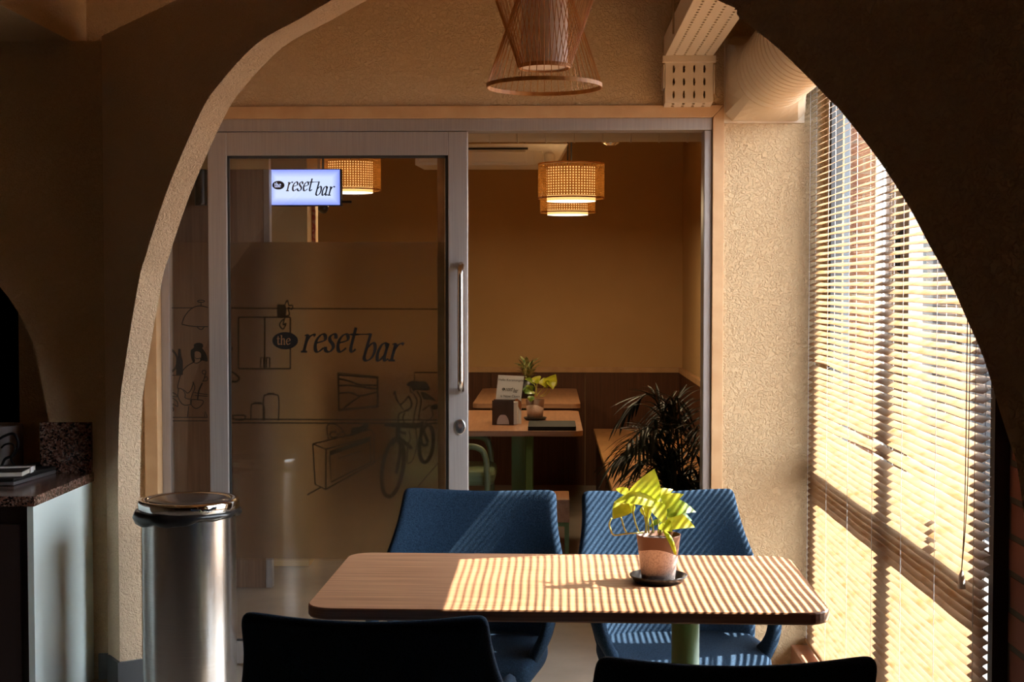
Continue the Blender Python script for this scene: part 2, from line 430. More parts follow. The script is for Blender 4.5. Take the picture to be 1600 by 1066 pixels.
def signmat():
    m, nt, b = newmat('lit sign face'); N = nt.nodes; L = nt.links; N.remove(b)
    tc = N.new('ShaderNodeTexCoord'); sx = N.new('ShaderNodeSeparateXYZ'); L.new(tc.outputs['Generated'], sx.inputs[0])
    ds = []
    for ax_, k in (('X', 2.0), ('Z', 1.0)):
        a_ = N.new('ShaderNodeMath'); a_.operation = 'PINGPONG'; a_.inputs[1].default_value = 0.5; L.new(sx.outputs[ax_], a_.inputs[0])
        m_ = N.new('ShaderNodeMath'); m_.operation = 'MULTIPLY'; m_.inputs[1].default_value = k; L.new(a_.outputs[0], m_.inputs[0]); ds.append(m_)
    mn = N.new('ShaderNodeMath'); mn.operation = 'MINIMUM'; L.new(ds[0].outputs[0], mn.inputs[0]); L.new(ds[1].outputs[0], mn.inputs[1])
    cr = N.new('ShaderNodeValToRGB'); e = cr.color_ramp.elements
    e[0].position = 0.0; e[0].color = (0.13, 0.17, 0.50, 1); e[1].position = 0.22; e[1].color = (0.34, 0.40, 0.56, 1)
    L.new(mn.outputs[0], cr.inputs[0])
    em = N.new('ShaderNodeEmission'); em.inputs[1].default_value = 1.0; L.new(cr.outputs[0], em.inputs[0])
    L.new(em.outputs[0], N['Material Output'].inputs[0])
    return m
M['sign_on'] = signmat()

# ------------------------------------------------------------------ lettering (broad nib italic)
GLY = {
 'r': (0.56, [[(0.0,0.90),(0.13,0.97)],[(0.15,0.98),(0.15,0.5),(0.15,0.0)],[(0.0,0.01),(0.32,0.01)],[(0.15,0.55),(0.26,0.84),(0.42,0.96),(0.54,0.90)]]),
 'e': (0.62, [[(0.10,0.50),(0.30,0.55),(0.50,0.64),(0.52,0.80),(0.42,0.97),(0.26,0.95),(0.12,0.72),(0.09,0.40),(0.18,0.08),(0.34,0.01),(0.54,0.22)]]),
 's': (0.53, [[(0.44,0.74),(0.38,0.95),(0.24,0.98),(0.12,0.84),(0.16,0.64),(0.34,0.44),(0.41,0.24),(0.32,0.04),(0.18,0.01),(0.05,0.10),(0.02,0.28)]]),
 't': (0.44, [[(0.17,1.36),(0.16,0.6),(0.17,0.14),(0.28,0.0),(0.42,0.16)],[(0.0,0.97),(0.38,0.97)]]),
 'b': (0.64, [[(0.0,1.46),(0.13,1.50)],[(0.15,1.52),(0.13,0.8),(0.12,0.1)],[(0.12,0.14),(0.26,0.0),(0.46,0.12),(0.55,0.5),(0.48,0.88),(0.34,0.97),(0.13,0.66)]]),
 'a': (0.66, [[(0.46,0.97),(0.44,0.5),(0.45,0.12),(0.53,0.0),(0.64,0.12)],[(0.45,0.74),(0.34,0.96),(0.18,0.90),(0.08,0.5),(0.12,0.10),(0.24,0.01),(0.44,0.34)]]),
 'h': (0.64, [[(0.0,1.46),(0.13,1.50)],[(0.14,1.52),(0.13,0.7),(0.13,0.0)],[(0.02,0.01),(0.24,0.01)],[(0.13,0.62),(0.26,0.92),(0.42,0.94),(0.47,0.6),(0.47,0.0)],[(0.38,0.01),(0.60,0.01)]]),
}
def stroke(mb, pts, fn, thin, thick, nib=25.0, minw=None):
    """pen stroke in 2-D mapped by fn(u, v, layer); width depends on stroke direction"""
    pts = [Vector((p[0], p[1], 0)) for p in pts]
    L, Rr = [], []
    for i, p in enumerate(pts):
        t = pts[min(i+1, len(pts)-1)] - pts[max(i-1, 0)]
        if t.length < 1e-9: t = Vector((1, 0, 0))
        t.normalize(); n = Vector((-t.y, t.x, 0))
        a = math.atan2(t.y, t.x)
        w = thin + (thick - thin) * abs(math.sin(a - R(nib)))**1.3
        L.append(p + n*w/2); Rr.append(p - n*w/2)
    k = len(pts)
    vs = [fn(p.x, p.y) for p in L] + [fn(p.x, p.y) for p in Rr]
    mb.add(vs, [(i, i+1, k+i+1, k+i) for i in range(k-1)])
def word(mb, text, fn, x0, y0, xh, hs=1.0, shear=0.22, thin=0.065, thick=0.20):
    x = x0; ends = {}
    for i, ch in enumerate(text):
        adv, ss = GLY[ch]
        for s in ss:
            pts = spline([(a, b, 0) for a, b in s], 5) if len(s) > 2 else [Vector((a, b, 0)) for a, b in s]
            stroke(mb, [(x + (p.x + shear*p.y)*xh*hs, y0 + p.y*xh) for p in pts], fn, thin*xh, thick*xh)
        ends[i] = x
        x += adv*xh*hs
    return x, ends
def logo(fn, S, ink, white, parent, name, world=True):
    """S(px,py)-> 2d plane coords in unit pixels of the door logo; fn maps 2d to 3d"""
    a, b, c = MB(), MB(), MB()
    # reset: baseline 550, x height 28 ; bar: baseline 563.7
    F2 = lambda u, v: fn(u, v)
    x, ends = word(a, 'reset', F2, 470.0, -550.0, 28.0, hs=1.10)
    tx = ends[4]
    # long crossbar of the t reaching the b
    stroke(a, [(tx + 4, -550 + 27.2), (576, -550 + 27.6), (581, -550 + 27.0)], F2, 1.6, 1.9)
    word(a, 'bar', F2, 563.5, -563.7, 28.0, hs=1.18)
    o1 = a.build(name + '_lettering', ink, parent, world=world)
    n = 40
    pts = [(445.5 + 20*math.cos(2*PI*k/n), -532.5 + 13.5*math.sin(2*PI*k/n)) for k in range(n)]
    b.add([fn(*p) for p in pts], [tuple(range(n))])
    o2 = b.build(name + '_oval', ink, parent, world=world)
    G = lambda u, v: fn(u, v, 1)
    word(c, 'the', G, 432.5, -538.5, 9.6, hs=1.35, shear=0.0, thin=0.09, thick=0.19)
    o3 = c.build(name + '_small_lettering', white, parent, world=world)
    return o1, o2, o3

# ================================================================== SETTING
YD = 5.56          # face of the wall that holds the sliding door
CEIL = 2.80
XO = 1.125         # outer face of the window wall
XW = 1.06          # inner face of the window wall
XL = -3.2
YR = -1.6
YB = 10.8          # far wall of the back room

struct(MB().box((XL - .1, YR - .1, -0.1), (XW + .15, YB + .1, 0.0)).build('floor', M['floor']), 'pale beige tiled floor running under the table and into the back room', 'floor')
struct(MB().box((XL - .1, YR - .1, CEIL), (XW + .2, YB + .1, CEIL + .1)).build('ceiling', M['ceiling']), 'plain dim ceiling above the cafe', 'ceiling')

# wall with the door opening
OX0, OX1, OZ = -1.60, 0.672, 2.215
w = MB()
w.box((-2.1, YD, 0), (OX0, YD + .12, CEIL)); w.box((OX1, YD, 0), (XO, YD + .12, CEIL)); w.box((OX0, YD, OZ), (OX1, YD + .12, CEIL))
struct(w.build('wall_back', M['plaster']), 'tan stucco wall above and beside the sliding glass door', 'wall')

# left facing wall with a dark arched niche
YL = 5.38
w = MB(); ax, az, aa, ab = -2.62, 1.0, 0.70, 0.76
xs = [ax - aa + 2*aa*k/28 for k in range(29)]
prev = None
topz = 2.44
def niche(x): return az + ab*math.sqrt(max(0, 1 - ((x - ax)/aa)**2))
w.box((XL, YL, 0), (ax - aa, YL + .18, topz)) if XL < ax - aa else None
w.box((ax + aa, YL, 0), (-1.70, YL + .18, topz))
w.box((ax - aa, YL, 0), (ax + aa, YL + .18, .764))
for a, b in zip(xs[:-1], xs[1:]):
    za, zb = niche(a), niche(b)
    w.add([(a, YL, za), (b, YL, zb), (b, YL, topz), (a, YL, topz), (a, YL + .18, za), (b, YL + .18, zb), (b, YL + .18, topz), (a, YL + .18, topz)],
          [(0,1,2,3), (7,6,5,4), (0,4,5,1), (3,2,6,7)])
struct(w.build('wall_left', M['plaster']), 'shaded tan stucco wall at left with a black arched opening', 'wall')
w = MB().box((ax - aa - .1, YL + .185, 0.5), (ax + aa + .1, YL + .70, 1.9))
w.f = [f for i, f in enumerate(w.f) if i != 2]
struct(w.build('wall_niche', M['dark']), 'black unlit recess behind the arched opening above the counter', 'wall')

# beam over the left wall
struct(MB().box((XL, YR, 2.44), (-1.816, YD, CEIL)).build('trim_beam', M['plaster']), 'tan stucco ceiling beam running along the left side at the top', 'beam')

# the partition with the big arch
AP = Vector((-1.564, 5.18, 0)); AU = Vector((-math.sin(R(34.7)), math.cos(R(34.7)), 0)); AN = Vector((AU.y, -AU.x, 0))
AT = 0.085
def awall(px, py):
    d = ray(px, py); k = (AP - EYE).dot(AN) / d.dot(AN); p = EYE + d*k
    return (-(p - AP).dot(AU), p.z)
left_px = [(184,745),(187,640),(194.6,575),(216.7,440),(227.8,400),(240,360),(266,285),(311.4,180),(339.6,135),(400,69.4)]
right_px = [(1120,0),(1155,28),(1207.6,68.5),(1254.5,113),(1300,160),(1314,174),(1370,246),(1419,321.5),(1453,385),(1483,438),(1511,500),(1537,560),(1562,642),(1580,699),(1591,740)]
LP = [awall(*p) for p in left_px]; RP = [awall(*p) for p in right_px]
S0 = awall(186, 900)[0]
mid = [(1.55, 2.245), (1.80, 2.266), (2.05, 2.266), (2.35, 2.252), (2.75, 2.205)]
SE = RP[-1][0] + 0.03
key = [(S0, 0.0), (S0, 0.55)] + [(max(S0, a), b) for a, b in LP] + mid + [p for p in RP] + [(SE - .008, 1.1), (SE, 0.9), (SE, 0.0)]
A = [(p.x, p.y) for p in spline([(a, b, 0) for a, b in key], 4)]
ATOP = 2.457
def aq(s, z, far=0): return AP - AU*s + AN*(AT*far) + Vector((0, 0, z))
w = MB()
for (s0, z0), (s1, z1) in zip(A[:-1], A[1:]):
    w.add([aq(s0,z0), aq(s1,z1), aq(s1,z1,1), aq(s0,z0,1)], [(0,1,2,3)])
    if s1 - s0 > 1e-4:
        for fr in (0, 1):
            w.add([aq(s0,z0,fr), aq(s1,z1,fr), aq(s1,ATOP,fr), aq(s0,ATOP,fr)], [(0,1,2,3)])
SL, SR_ = -0.236, 4.59
for fr in (0, 1):
    w.add([aq(SL,0,fr), aq(S0,0,fr), aq(S0,ATOP,fr), aq(SL,ATOP,fr)], [(0,1,2,3)])
    w.add([aq(SE,0,fr), aq(SR_,0,fr), aq(SR_,ATOP,fr), aq(SE,ATOP,fr)], [(0,1,2,3)])
w.add([aq(SL,ATOP), aq(SR_,ATOP), aq(SR_,ATOP,1), aq(SL,ATOP,1)], [(0,1,2,3)])
w.add([aq(SL,0), aq(SL,ATOP), aq(SL,ATOP,1), aq(SL,0,1)], [(0,1,2,3)])
w.add([aq(SR_,0), aq(SR_,ATOP), aq(SR_,ATOP,1), aq(SR_,0,1)], [(0,1,2,3)])
me_o = w.build('wall_arch', M['plaster_arch_lit'])
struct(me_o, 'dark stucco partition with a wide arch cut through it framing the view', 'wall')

# baseboards
def bslab(s0, s1, off, name, label):
    m_ = MB(); a_, b_ = aq(s0, 0) - AN*off, aq(s1, 0) - AN*off
    a2, b2 = aq(s0, 0, 0), aq(s1, 0, 0)
    m_.add([a_, b_, b2, a2] + [p + Vector((0,0,.10)) for p in (a_, b_, b2, a2)], [(0,1,2,3),(4,5,6,7),(0,1,5,4),(1,2,6,5),(2,3,7,6),(3,0,4,7)])
    return m_
bb = bslab(SL + .02, S0 + .008, .012, '', '')
# return along the inner face of the arch leg
e0 = aq(S0, 0) - AN*.012; d_ = -AU*0.012
p0, p1 = aq(S0, 0) - AN*.012, aq(S0, 0, 1) + AN*.004
q0, q1 = p0 + d_, p1 + d_
bb.add([p0, p1, q1, q0] + [p + Vector((0,0,.10)) for p in (p0, p1, q1, q0)], [(0,1,2,3),(4,5,6,7),(0,1,5,4),(1,2,6,5),(2,3,7,6),(3,0,4,7)])
struct(bb.build('baseboard_arch', M['basegrey']), 'grey tile baseboard round the foot of the arch leg', 'baseboard')
struct(MB().box((-1.735, YL - .012, 0), (-1.70, YL, .10)).build('baseboard_left', M['basegrey']), 'short dark baseboard between the counter and the arch wall', 'baseboard')

# enclosing walls behind and beside the camera
struct(MB().box((XL - .1, YR - .1, 0), (XW + .2, YR, CEIL)).build('wall_rear', M['room_dark']), 'wall behind the viewer', 'wall')
struct(MB().box((XL - .1, YR, 0), (XL, YB, CEIL)).build('wall_far_left', M['room_dark']), 'long wall far to the left', 'wall')

# window wall : brick pier near, plaster round the window
WY0, WY1, WZ0, WZ1 = 3.375, 5.50, 0.10, 2.36
struct(MB().box((XW, YR, 0), (XO, WY0, CEIL)).build('wall_right', M['brick_in']), 'dark red brick wall at right beside the blind', 'wall')
w = MB()
w.box((XW, WY0, WZ1), (XO, YD, CEIL)); w.box((XW, WY1, 0), (XO, YD, WZ1)); w.box((XW, WY0, 0), (XO, WY1, WZ0))
struct(w.build('wall_window', M['plaster']), 'strip of stucco wall around the window', 'wall')
struct(MB().box((0.945, WY0 + .0, 0), (XW, YD, 0.105)).build('trim_ledge', M['kerb'], bevel=.004), 'low terracotta tiled ledge on the floor under the blind', 'ledge')
struct(MB().box((1.0245, 3.296, 0.0), (XW, 3.330, 2.66)).build('trim_window', M['frame_dark']), 'dark vertical wooden strip between the blind and the brick', 'trim')

# window frame outside of the blind
wf = struct(thing('window_1', 'dark framed window behind the venetian blind with mullion and crossbar', 'window', (1.16, 4.45, 0.10)), 'dark framed window behind the venetian blind with mullion and crossbar', 'window')
XF0, XF1 = 1.064, 1.106
MUL = 4.34
fr = MB()
fr.box((XF0, WY0, WZ0), (XF1, WY0 + .05, WZ1)); fr.box((XF0, WY1 - .06, WZ0), (XF1, WY1, WZ1))
fr.box((XF0, WY0, WZ1 - .05), (XF1, WY1, WZ1)); fr.box((XF0, WY0, WZ0), (XF1, WY1, WZ0 + .04))
fr.build('window_frame', M['frame_dark'], wf, world=True)
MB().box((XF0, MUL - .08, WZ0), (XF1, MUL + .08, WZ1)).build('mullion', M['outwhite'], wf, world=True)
MB().box((XF0, WY0, 0.800), (XF1, WY1, 0.866)).build('crossbar', M['frame_dark'], wf, world=True)
lk = MB().box((XF0 - .012, 3.76, 0.85), (XF0, 3.84, 0.885)); lk.box((XF0 - .024, 3.78, 0.875), (XF0 - .006, 3.82, 0.93))
lk.build('window_catch', M['black'], wf, world=True)
lk = MB().tube([(XF0 - .002, MUL - .02, 1.68), (XF0 - .018, MUL - .02, 1.66), (XF0 - .018, MUL - .02, 1.56), (XF0 - .012, MUL - .06, 1.55)], .008, 8)
lk.build('window_handle', M['black'], wf, world=True)
gp = MB()
for y0, y1 in ((WY0 + .04, MUL - .06), (MUL + .06, WY1 - .05)):
    for z0, z1 in ((WZ0 + .03, .81), (.86, WZ1 - .04)):
        gp.add([(1.085, y0, z0), (1.085, y1, z0), (1.085, y1, z1), (1.085, y0, z1)], [(0,1,2,3)])
gp.build('window_pane', M['glass_win'], wf, world=True)

# maple casing of the door opening
CY = YD - 0.012
w = MB()
xo0, xo1, zo = -1.60, 0.672, 2.213
xi0, xi1, zi = -1.548, 0.628, 2.165
def mitre(mb, a, b, c, d, y0, y1):
    mb.add([(p[0], y0, p[1]) for p in (a, b, c, d)] + [(p[0], y1, p[1]) for p in (a, b, c, d)],
           [(0,1,2,3),(4,5,6,7),(0,1,5,4),(1,2,6,5),(2,3,7,6),(3,0,4,7)])
t1 = struct(thing('trim_casing', 'maple wood casing around the sliding door opening', 'door casing', (-.46, YD, 0)), 'maple wood casing around the sliding door opening', 'door casing')
for nm, q in (('casing_left', [(xo0, 0), (xi0, 0), (xi0, zi), (xo0, zo)]), ('casing_right', [(xi1, 0), (xo1, 0), (xo1, zo), (xi1, zi)]), ('casing_head', [(xo0 + .001, zo), (xi0 + .001, zi), (xi1 - .001, zi), (xo1 - .001, zo)])):
    m_ = MB(); mitre(m_, *q, CY, YD + .125); m_.build(nm, M['maple'], t1, world=True, bevel=.002)

# aluminium track frame
fixed = struct(thing('window_2', 'fixed glass sidelight with black line drawings in an aluminium frame', 'window', (-.9, YD + .08, 0)), 'fixed glass sidelight with black line drawings in an aluminium frame', 'window')
h = MB(); h.box((xi0, YD + .004, 2.118), (xi1, YD + .110, zi)); h.build('head_track', M['alu'], fixed, world=True, bevel=.002)
h = MB(); h.box((xi1 - .032, YD + .010, 0), (xi1, YD + .110, 2.118)); h.build('jamb_track', M['alu'], fixed, world=True, bevel=.004)
h = MB(); h.box((xi0, YD + .055, 0), (xi0 + .035, YD + .110, 2.118)); h.build('side_stile', M['alu'], fixed, world=True, bevel=.003)
YS = YD + .088     # sidelight glass plane
sx1 = PY(696, 400, YS).x; sx0 = PY(684, 400, YS).x
MB().box((sx0, YD + .072, 0), (sx1, YD + .108, 2.118)).build('inner_stile', M['bench'], fixed, world=True, bevel=.002)
MB().add([(xi0 + .03, YS, .02), (sx0 + .005, YS, .02), (sx0 + .005, YS, 2.12), (xi0 + .03, YS, 2.12)], [(0,1,2,3)]).build('glass_pane', M['glass'], fixed, world=True)
fz1 = PY(500, 378, YS).z; fz0 = PY(500, 876, YS).z
MB().add([(xi0 + .03, YS + .003, fz0), (sx0 + .005, YS + .003, fz0), (sx0 + .005, YS + .003, fz1), (xi0 + .03, YS + .003, fz1)], [(0,1,2,3)]).build('printed_film', M['film_side'], fixed, world=True)

# the line drawing on the sidelight
art = MB()
def A2(px, py, lay=0):
    p = PY(px, py, YS - .002); return (p.x, p.y - .0004*lay, p.z)
def line(pts, wpx=1.15, sm=True, sc=None, closed=False):
    wpx *= 1.35 if (sc and sc[0] > 300) else 1.15
    if sc: pts = [(sc[0] + x/sc[2], sc[1] + y/sc[2]) for x, y in pts]
    P3 = spline([(x, y, 0) for x, y in pts], 5, closed) if sm and len(pts) > 2 else [Vector((x, y, 0)) for x, y in pts]
    if closed: P3 = P3 + [P3[0]]
    stroke(art, [(p.x, p.y) for p in P3], A2, wpx, wpx)
def fill(pts, sc=None, sm=True):
    if sc: pts = [(sc[0] + x/sc[2], sc[1] + y/sc[2]) for x, y in pts]
    P3 = spline([(x, y, 0) for x, y in pts], 4, True) if sm else [Vector((x, y, 0)) for x, y in pts]
    art.add([A2(p.x, p.y, 1) for p in P3], [tuple(range(len(P3)))])
def ell(cx, cy, rx, ry, rot=0, wpx=1.1, sc=None):
    c, s_ = math.cos(R(rot)), math.sin(R(rot))
    pts = [(cx + rx*math.cos(2*PI*k/28)*c - ry*math.sin(2*PI*k/28)*s_, cy + rx*math.cos(2*PI*k/28)*s_ + ry*math.sin(2*PI*k/28)*c) for k in range(28)]
    line(pts, wpx, False, sc, True)
a = (230, 440, 4.636)       # left part
line([(66,191),(330,191)], 1.0, False, a)
ell(390,143,25,8,0,1.0,a); line([(390,150),(390,178)],1.0,False,a)
line([(250,310),(270,255),(310,205),(350,182),(390,177),(438,188)],1.1,True,a)
line([(250,310),(310,322),(370,327),(438,327)],1.1,True,a); line([(362,328),(375,342),(395,347),(412,330)],1.0,True,a)
ell(140,575,82,94,0,1.1,a); ell(140,575,75,85,0,1.0,a)
fill([(225,488),(241,488),(245,540),(258,575),(258,676),(210,676),(210,575),(222,540)],a,False)
line([(66,680),(246,680)],1.0,False,a)
line([(66,1010),(438,1010)],1.1,False,a); line([(158,984),(438,984)],1.0,False,a)
# potted leaves
line([(72,960),(75,1000),(110,1004),(145,1000),(160,930),(152,900)],1.0,True,a)
for q in ([(70,790),(100,788),(130,806),(112,830)],[(112,830),(150,800),(200,812),(214,835),(160,830),(112,850)],[(110,850),(170,840),(215,870),(220,905),(190,890),(120,860)],
          [(112,862),(150,880),(185,915),(190,935),(170,940),(160,900)],[(95,880),(120,910),(125,975),(140,940),(158,930),(150,880),(120,862)],[(70,830),(95,850),(95,880),(72,895)],[(80,900),(100,930),(122,960)]):
    line(q,1.0,True,a)
# woman with a bowl
fill([(340,455),(368,444),(400,452),(404,476),(398,482),(425,520),(437,560),(434,580),(400,572),(384,578),(390,540),(384,515),(360,505),(342,515),(338,545),(346,575),(332,585),(318,550),(316,500),(338,480)],a)
line([(340,515),(342,545),(360,560),(384,552)],.9,True,a); line([(384,555),(386,575),(360,592),(335,585)],.9,True,a)
line([(335,585),(280,620),(245,670),(220,765),(236,775)],1.1,True,a); line([(236,772),(270,790),(290,808),(315,790),(332,740),(330,725)],1.1,True,a)
line([(228,775),(222,830),(246,880),(275,896),(312,892)],1.1,True,a); line([(262,790),(276,820),(272,840),(300,852),(316,850)],1.0,True,a)
line([(332,728),(345,770),(330,810),(316,850)],1.0,True,a)
line([(316,855),(402,862),(395,895),(365,918),(340,915),(318,890),(316,855)],1.1,True,a); fill([(310,858),(324,858),(322,895),(312,892)],a,False)
line([(340,805),(438,820)],1.0,False,a); line([(344,825),(438,832)],1.0,False,a); line([(400,735),(375,790),(365,855)],1.8,True,a)
ell(412,657,14,14,0,1.0,a); line([(420,672),(410,710),(400,725)],1.0,True,a); line([(412,700),(432,690),(436,715),(405,722)],1.0,True,a)
line([(300,905),(292,980)],1.1,False,a); line([(415,980),(418,940),(436,980)],1.1,False,a)
b = (340, 440, 4.44)
line([(62,186),(1600,192)],1.3,False,b)
line([(62,955),(1560,962)],1.5,False,b); line([(62,980),(1560,985)],1.5,False,b)
for q in ([(145,248),(505,248)],[(505,248),(505,605)],[(505,605),(145,605)],[(145,605),(145,248)],[(328,248),(328,605)]): line(q,1.6,False,b)
line([(300,528),(300,595),(322,595),(322,528),(300,528)],1.5,False,b); line([(340,528),(340,595),(362,595),(362,528),(340,528)],1.5,False,b)
fill([(415,165),(440,160),(470,165),(478,200),(470,245),(440,255),(415,240)],b)
line([(465,165),(485,130),(495,165),(520,165),(515,195),(490,180),(498,230),(470,245),(455,300),(475,290),(455,330),(430,300),(455,260)],1.4,True,b)
line([(232,965),(232,880),(245,850),(310,850),(325,880),(325,965)],1.4,True,b); line([(318,965),(320,810),(345,785),(400,785),(425,810),(422,965)],1.4,True,b)
line([(252,842),(305,842)],1.6,False,b); line([(345,778),(395,778)],1.8,False,b); line([(105,930),(190,930),(175,960),(120,958),(105,930)],1.6,True,b)
line([(62,455),(100,460),(80,500),(70,560),(75,610)],1.8,True,b); line([(75,610),(120,640),(150,670),(130,695),(75,690)],2.0,True,b); fill([(62,725),(78,722),(76,745),(62,752)],b)
c = (480, 570, 4.845)
line([(235,75),(530,98),(530,312),(240,340),(235,75)],2.2,False,c); line([(232,60),(538,90),(538,322),(236,350),(232,60)],1.2,False,c)
line([(240,105),(310,120),(400,150),(530,155)],2.0,True,c); line([(240,158),(330,155),(430,170),(530,182)],2.2,True,c); line([(240,215),(330,210),(400,235),(530,205)],2.0,True,c); line([(275,330),(340,280),(400,240)],2.0,True,c)
line([(42,600),(480,490),(505,520),(505,745),(140,945),(60,905),(42,600)],1.5,False,c); line([(42,600),(140,640),(140,945)],1.6,False,c); line([(140,640),(490,545)],1.5,False,c)
fill([(165,655),(480,550),(484,578),(170,690)],c,False); line([(168,690),(180,890),(480,740),(480,585)],1.6,False,c); line([(240,710),(400,655)],1.2,False,c)
fill([(300,545),(330,520),(340,480),(400,470),(440,440),(465,455),(450,500),(400,515),(350,535)],c); line([(160,570),(150,460),(230,460),(300,540)],1.2,True,c); ell(200,530,30,22,0,1.6,c); ell(265,530,22,20,0,1.2,c)
line([(500,745),(600,660)],1.2,False,c); line([(0,985),(100,930)],1.6,False,c); line([(840,920),(1000,735)],1.2,False,c)
line([(812,118),(812,58),(1010,58)],1.3,False,c)
# cyclist
fill([(750,150),(790,122),(850,125),(900,130),(930,185),(880,195),(830,190),(800,200),(785,170)],c)
fill([(860,205),(920,225),(975,275),(930,265),(880,260)],c); fill([(930,315),(985,298),(995,325),(955,342)],c)
line([(780,165),(782,205),(800,210)],1.2,True,c); line([(655,230),(665,200),(675,250),(700,300),(735,280),(770,235)],1.8,True,c); line([(665,240),(690,290),(730,340)],1.4,True,c)
line([(770,240),(790,290),(780,330),(735,352)],2.2,True,c); line([(830,200),(862,260),(850,350),(840,420)],1.6,True,c); line([(800,215),(830,270),(815,350),(800,460)],1.4,True,c)
line([(770,345),(700,370),(690,420),(690,455)],1.6,True,c); line([(740,365),(725,400),(740,450)],1.4,True,c); line([(870,345),(930,305)],1.4,True,c); line([(940,340),(950,390),(890,440)],1.3,True,c)
line([(770,500),(780,560),(760,620),(755,740)],1.2,True,c); line([(820,480),(830,600),(800,720),(760,750)],1.1,True,c)
ell(648,780,78,222,9,4.6,c); ell(902,598,52,142,6,4.4,c)
line([(585,452),(700,460),(830,470)],5.0,False,c); line([(690,470),(690,560),(712,600)],5.5,True,c); line([(640,610),(665,575),(720,560)],4.0,True,c)
line([(712,590),(700,700),(675,825)],4.0,False,c); line([(700,510),(750,520)],3.2,False,c); line([(715,570),(775,620),(785,640)],4.5,True,c)
line([(820,470),(870,470),(880,500),(915,590)],3.5,False,c); line([(870,430),(860,560),(880,610),(915,600)],3.4,True,c); line([(800,470),(880,440)],4.2,False,c)
art.build('line_drawing', M['ink'], fixed, world=True)

# sliding door
door = struct(thing('door_1', 'aluminium framed sliding glass door with frosted film and black lettering', 'door', (-.83, YD + .03, 0)), 'aluminium framed sliding glass door with frosted film and black lettering', 'door')
DY0, DY1 = YD + .008, YD + .048
def X_(px, y=YD): return PY(px, 450, y).x
def Z_(py, y=YD): return PY(700, py, y).z
dxa, dxb, dxc, dxd = X_(325), X_(354.5), X_(700), X_(731)
dzt = Z_(205) ; dzr = Z_(242)
MB().box((dxa, DY0, .012), (dxb, DY1, dzt)).build('left_stile', M['alu'], door, world=True, bevel=.003)
MB().box((dxc, DY0, .012), (dxd, DY1, dzt)).build('right_stile', M['alu'], door, world=True, bevel=.003)
MB().box((dxb, DY0 + .002, dzr), (dxc, DY1 - .002, dzt)).build('top_rail', M['alu'], door, world=True, bevel=.002)
MB().box((dxb, DY0 + .002, .012), (dxc, DY1 - .002, .10)).build('bottom_rail', M['alu'], door, world=True, bevel=.002)
g = MB()
for lo, hi in (((dxb, DY0 + .012, .10), (dxb + .008, DY1 - .012, dzr)), ((dxc - .012, DY0 + .012, .10), (dxc, DY1 - .012, dzr)), ((dxb, DY0 + .012, dzr - .010), (dxc, DY1 - .012, dzr)), ((dxb, DY0 + .012, .10), (dxc, DY1 - .012, .108))):
    g.box(lo, hi)
g.build('gasket', M['alu_dark'], door, world=True)
GY = YD + .024
MB().add([(dxb, GY, .10), (dxc, GY, .10), (dxc, GY, dzr), (dxb, GY, dzr)], [(0,1,2,3)]).build('glass_pane', M['glass'], door, world=True)
dfz1, dfz0 = Z_(378), Z_(876)
MB().box((dxb + .008, GY + .003, dfz0), (dxc - .012, GY + .008, dfz1)).build('frosted_film', M['film_door'], door, world=True)
def L2(u, v, lay=0):
    p = PY(u, -v, GY - .002); return (p.x, p.y - .0012*lay, p.z)
M['the_ink'] = flat('brown film lettering', (0.20, 0.10, 0.04), 0.8)
logo(L2, None, M['ink'], M['the_ink'], door, 'door')
# pull handle
hx = X_(719.5, YD - .05); hz1, hz0 = Z_(414, YD - .05), Z_(611, YD - .05)
ph = MB()
arc = [(hx, DY0, hz1)] + [(hx, DY0 - .025 - .03*math.sin(k*PI/10), hz1 - .03*(1 - math.cos(k*PI/10)) + .006) for k in range(1, 6)]
pts = [(hx, DY0 + .002, hz1)] + [(hx, DY0 - .02, hz1), (hx, DY0 - .040, hz1 - .006), (hx, DY0 - .052, hz1 - .022), (hx, DY0 - .055, hz1 - .04), (hx, DY0 - .055, hz0 + .04), (hx, DY0 - .052, hz0 + .022), (hx, DY0 - .040, hz0 + .006), (hx, DY0 - .02, hz0), (hx, DY0 + .002, hz0)]
ph.tube(spline(pts, 4), .0125, 14); ph.build('pull_handle', M['satin'], door, world=True, smooth=True)
lx, lz = X_(719), Z_(667)
lkm = MB(); n = 28
ring = [(lx + .021*math.cos(2*PI*k/n)*(1), lz + .030*math.sin(2*PI*k/n)) for k in range(n)]
lkm.prism(ring, lambda x, z: (x, DY0 - .010, z), lambda x, z: (x, DY0 + .001, z))
lo_ = lkm.build('lock_plate', M['satin'], door, world=True, bevel=.003)
kc = MB(); r1 = [(lx + .009*math.cos(2*PI*k/18), lz + .006 + .009*math.sin(2*PI*k/18)) for k in range(18)]
kc.prism(r1, lambda x, z: (x, DY0 - .014, z), lambda x, z: (x, DY0 - .009, z)); kc.box((lx - .005, DY0 - .013, lz - .016), (lx + .005, DY0 - .009, lz + .004))
kc.build('lock_cylinder', M['chrome'], lo_, world=True)

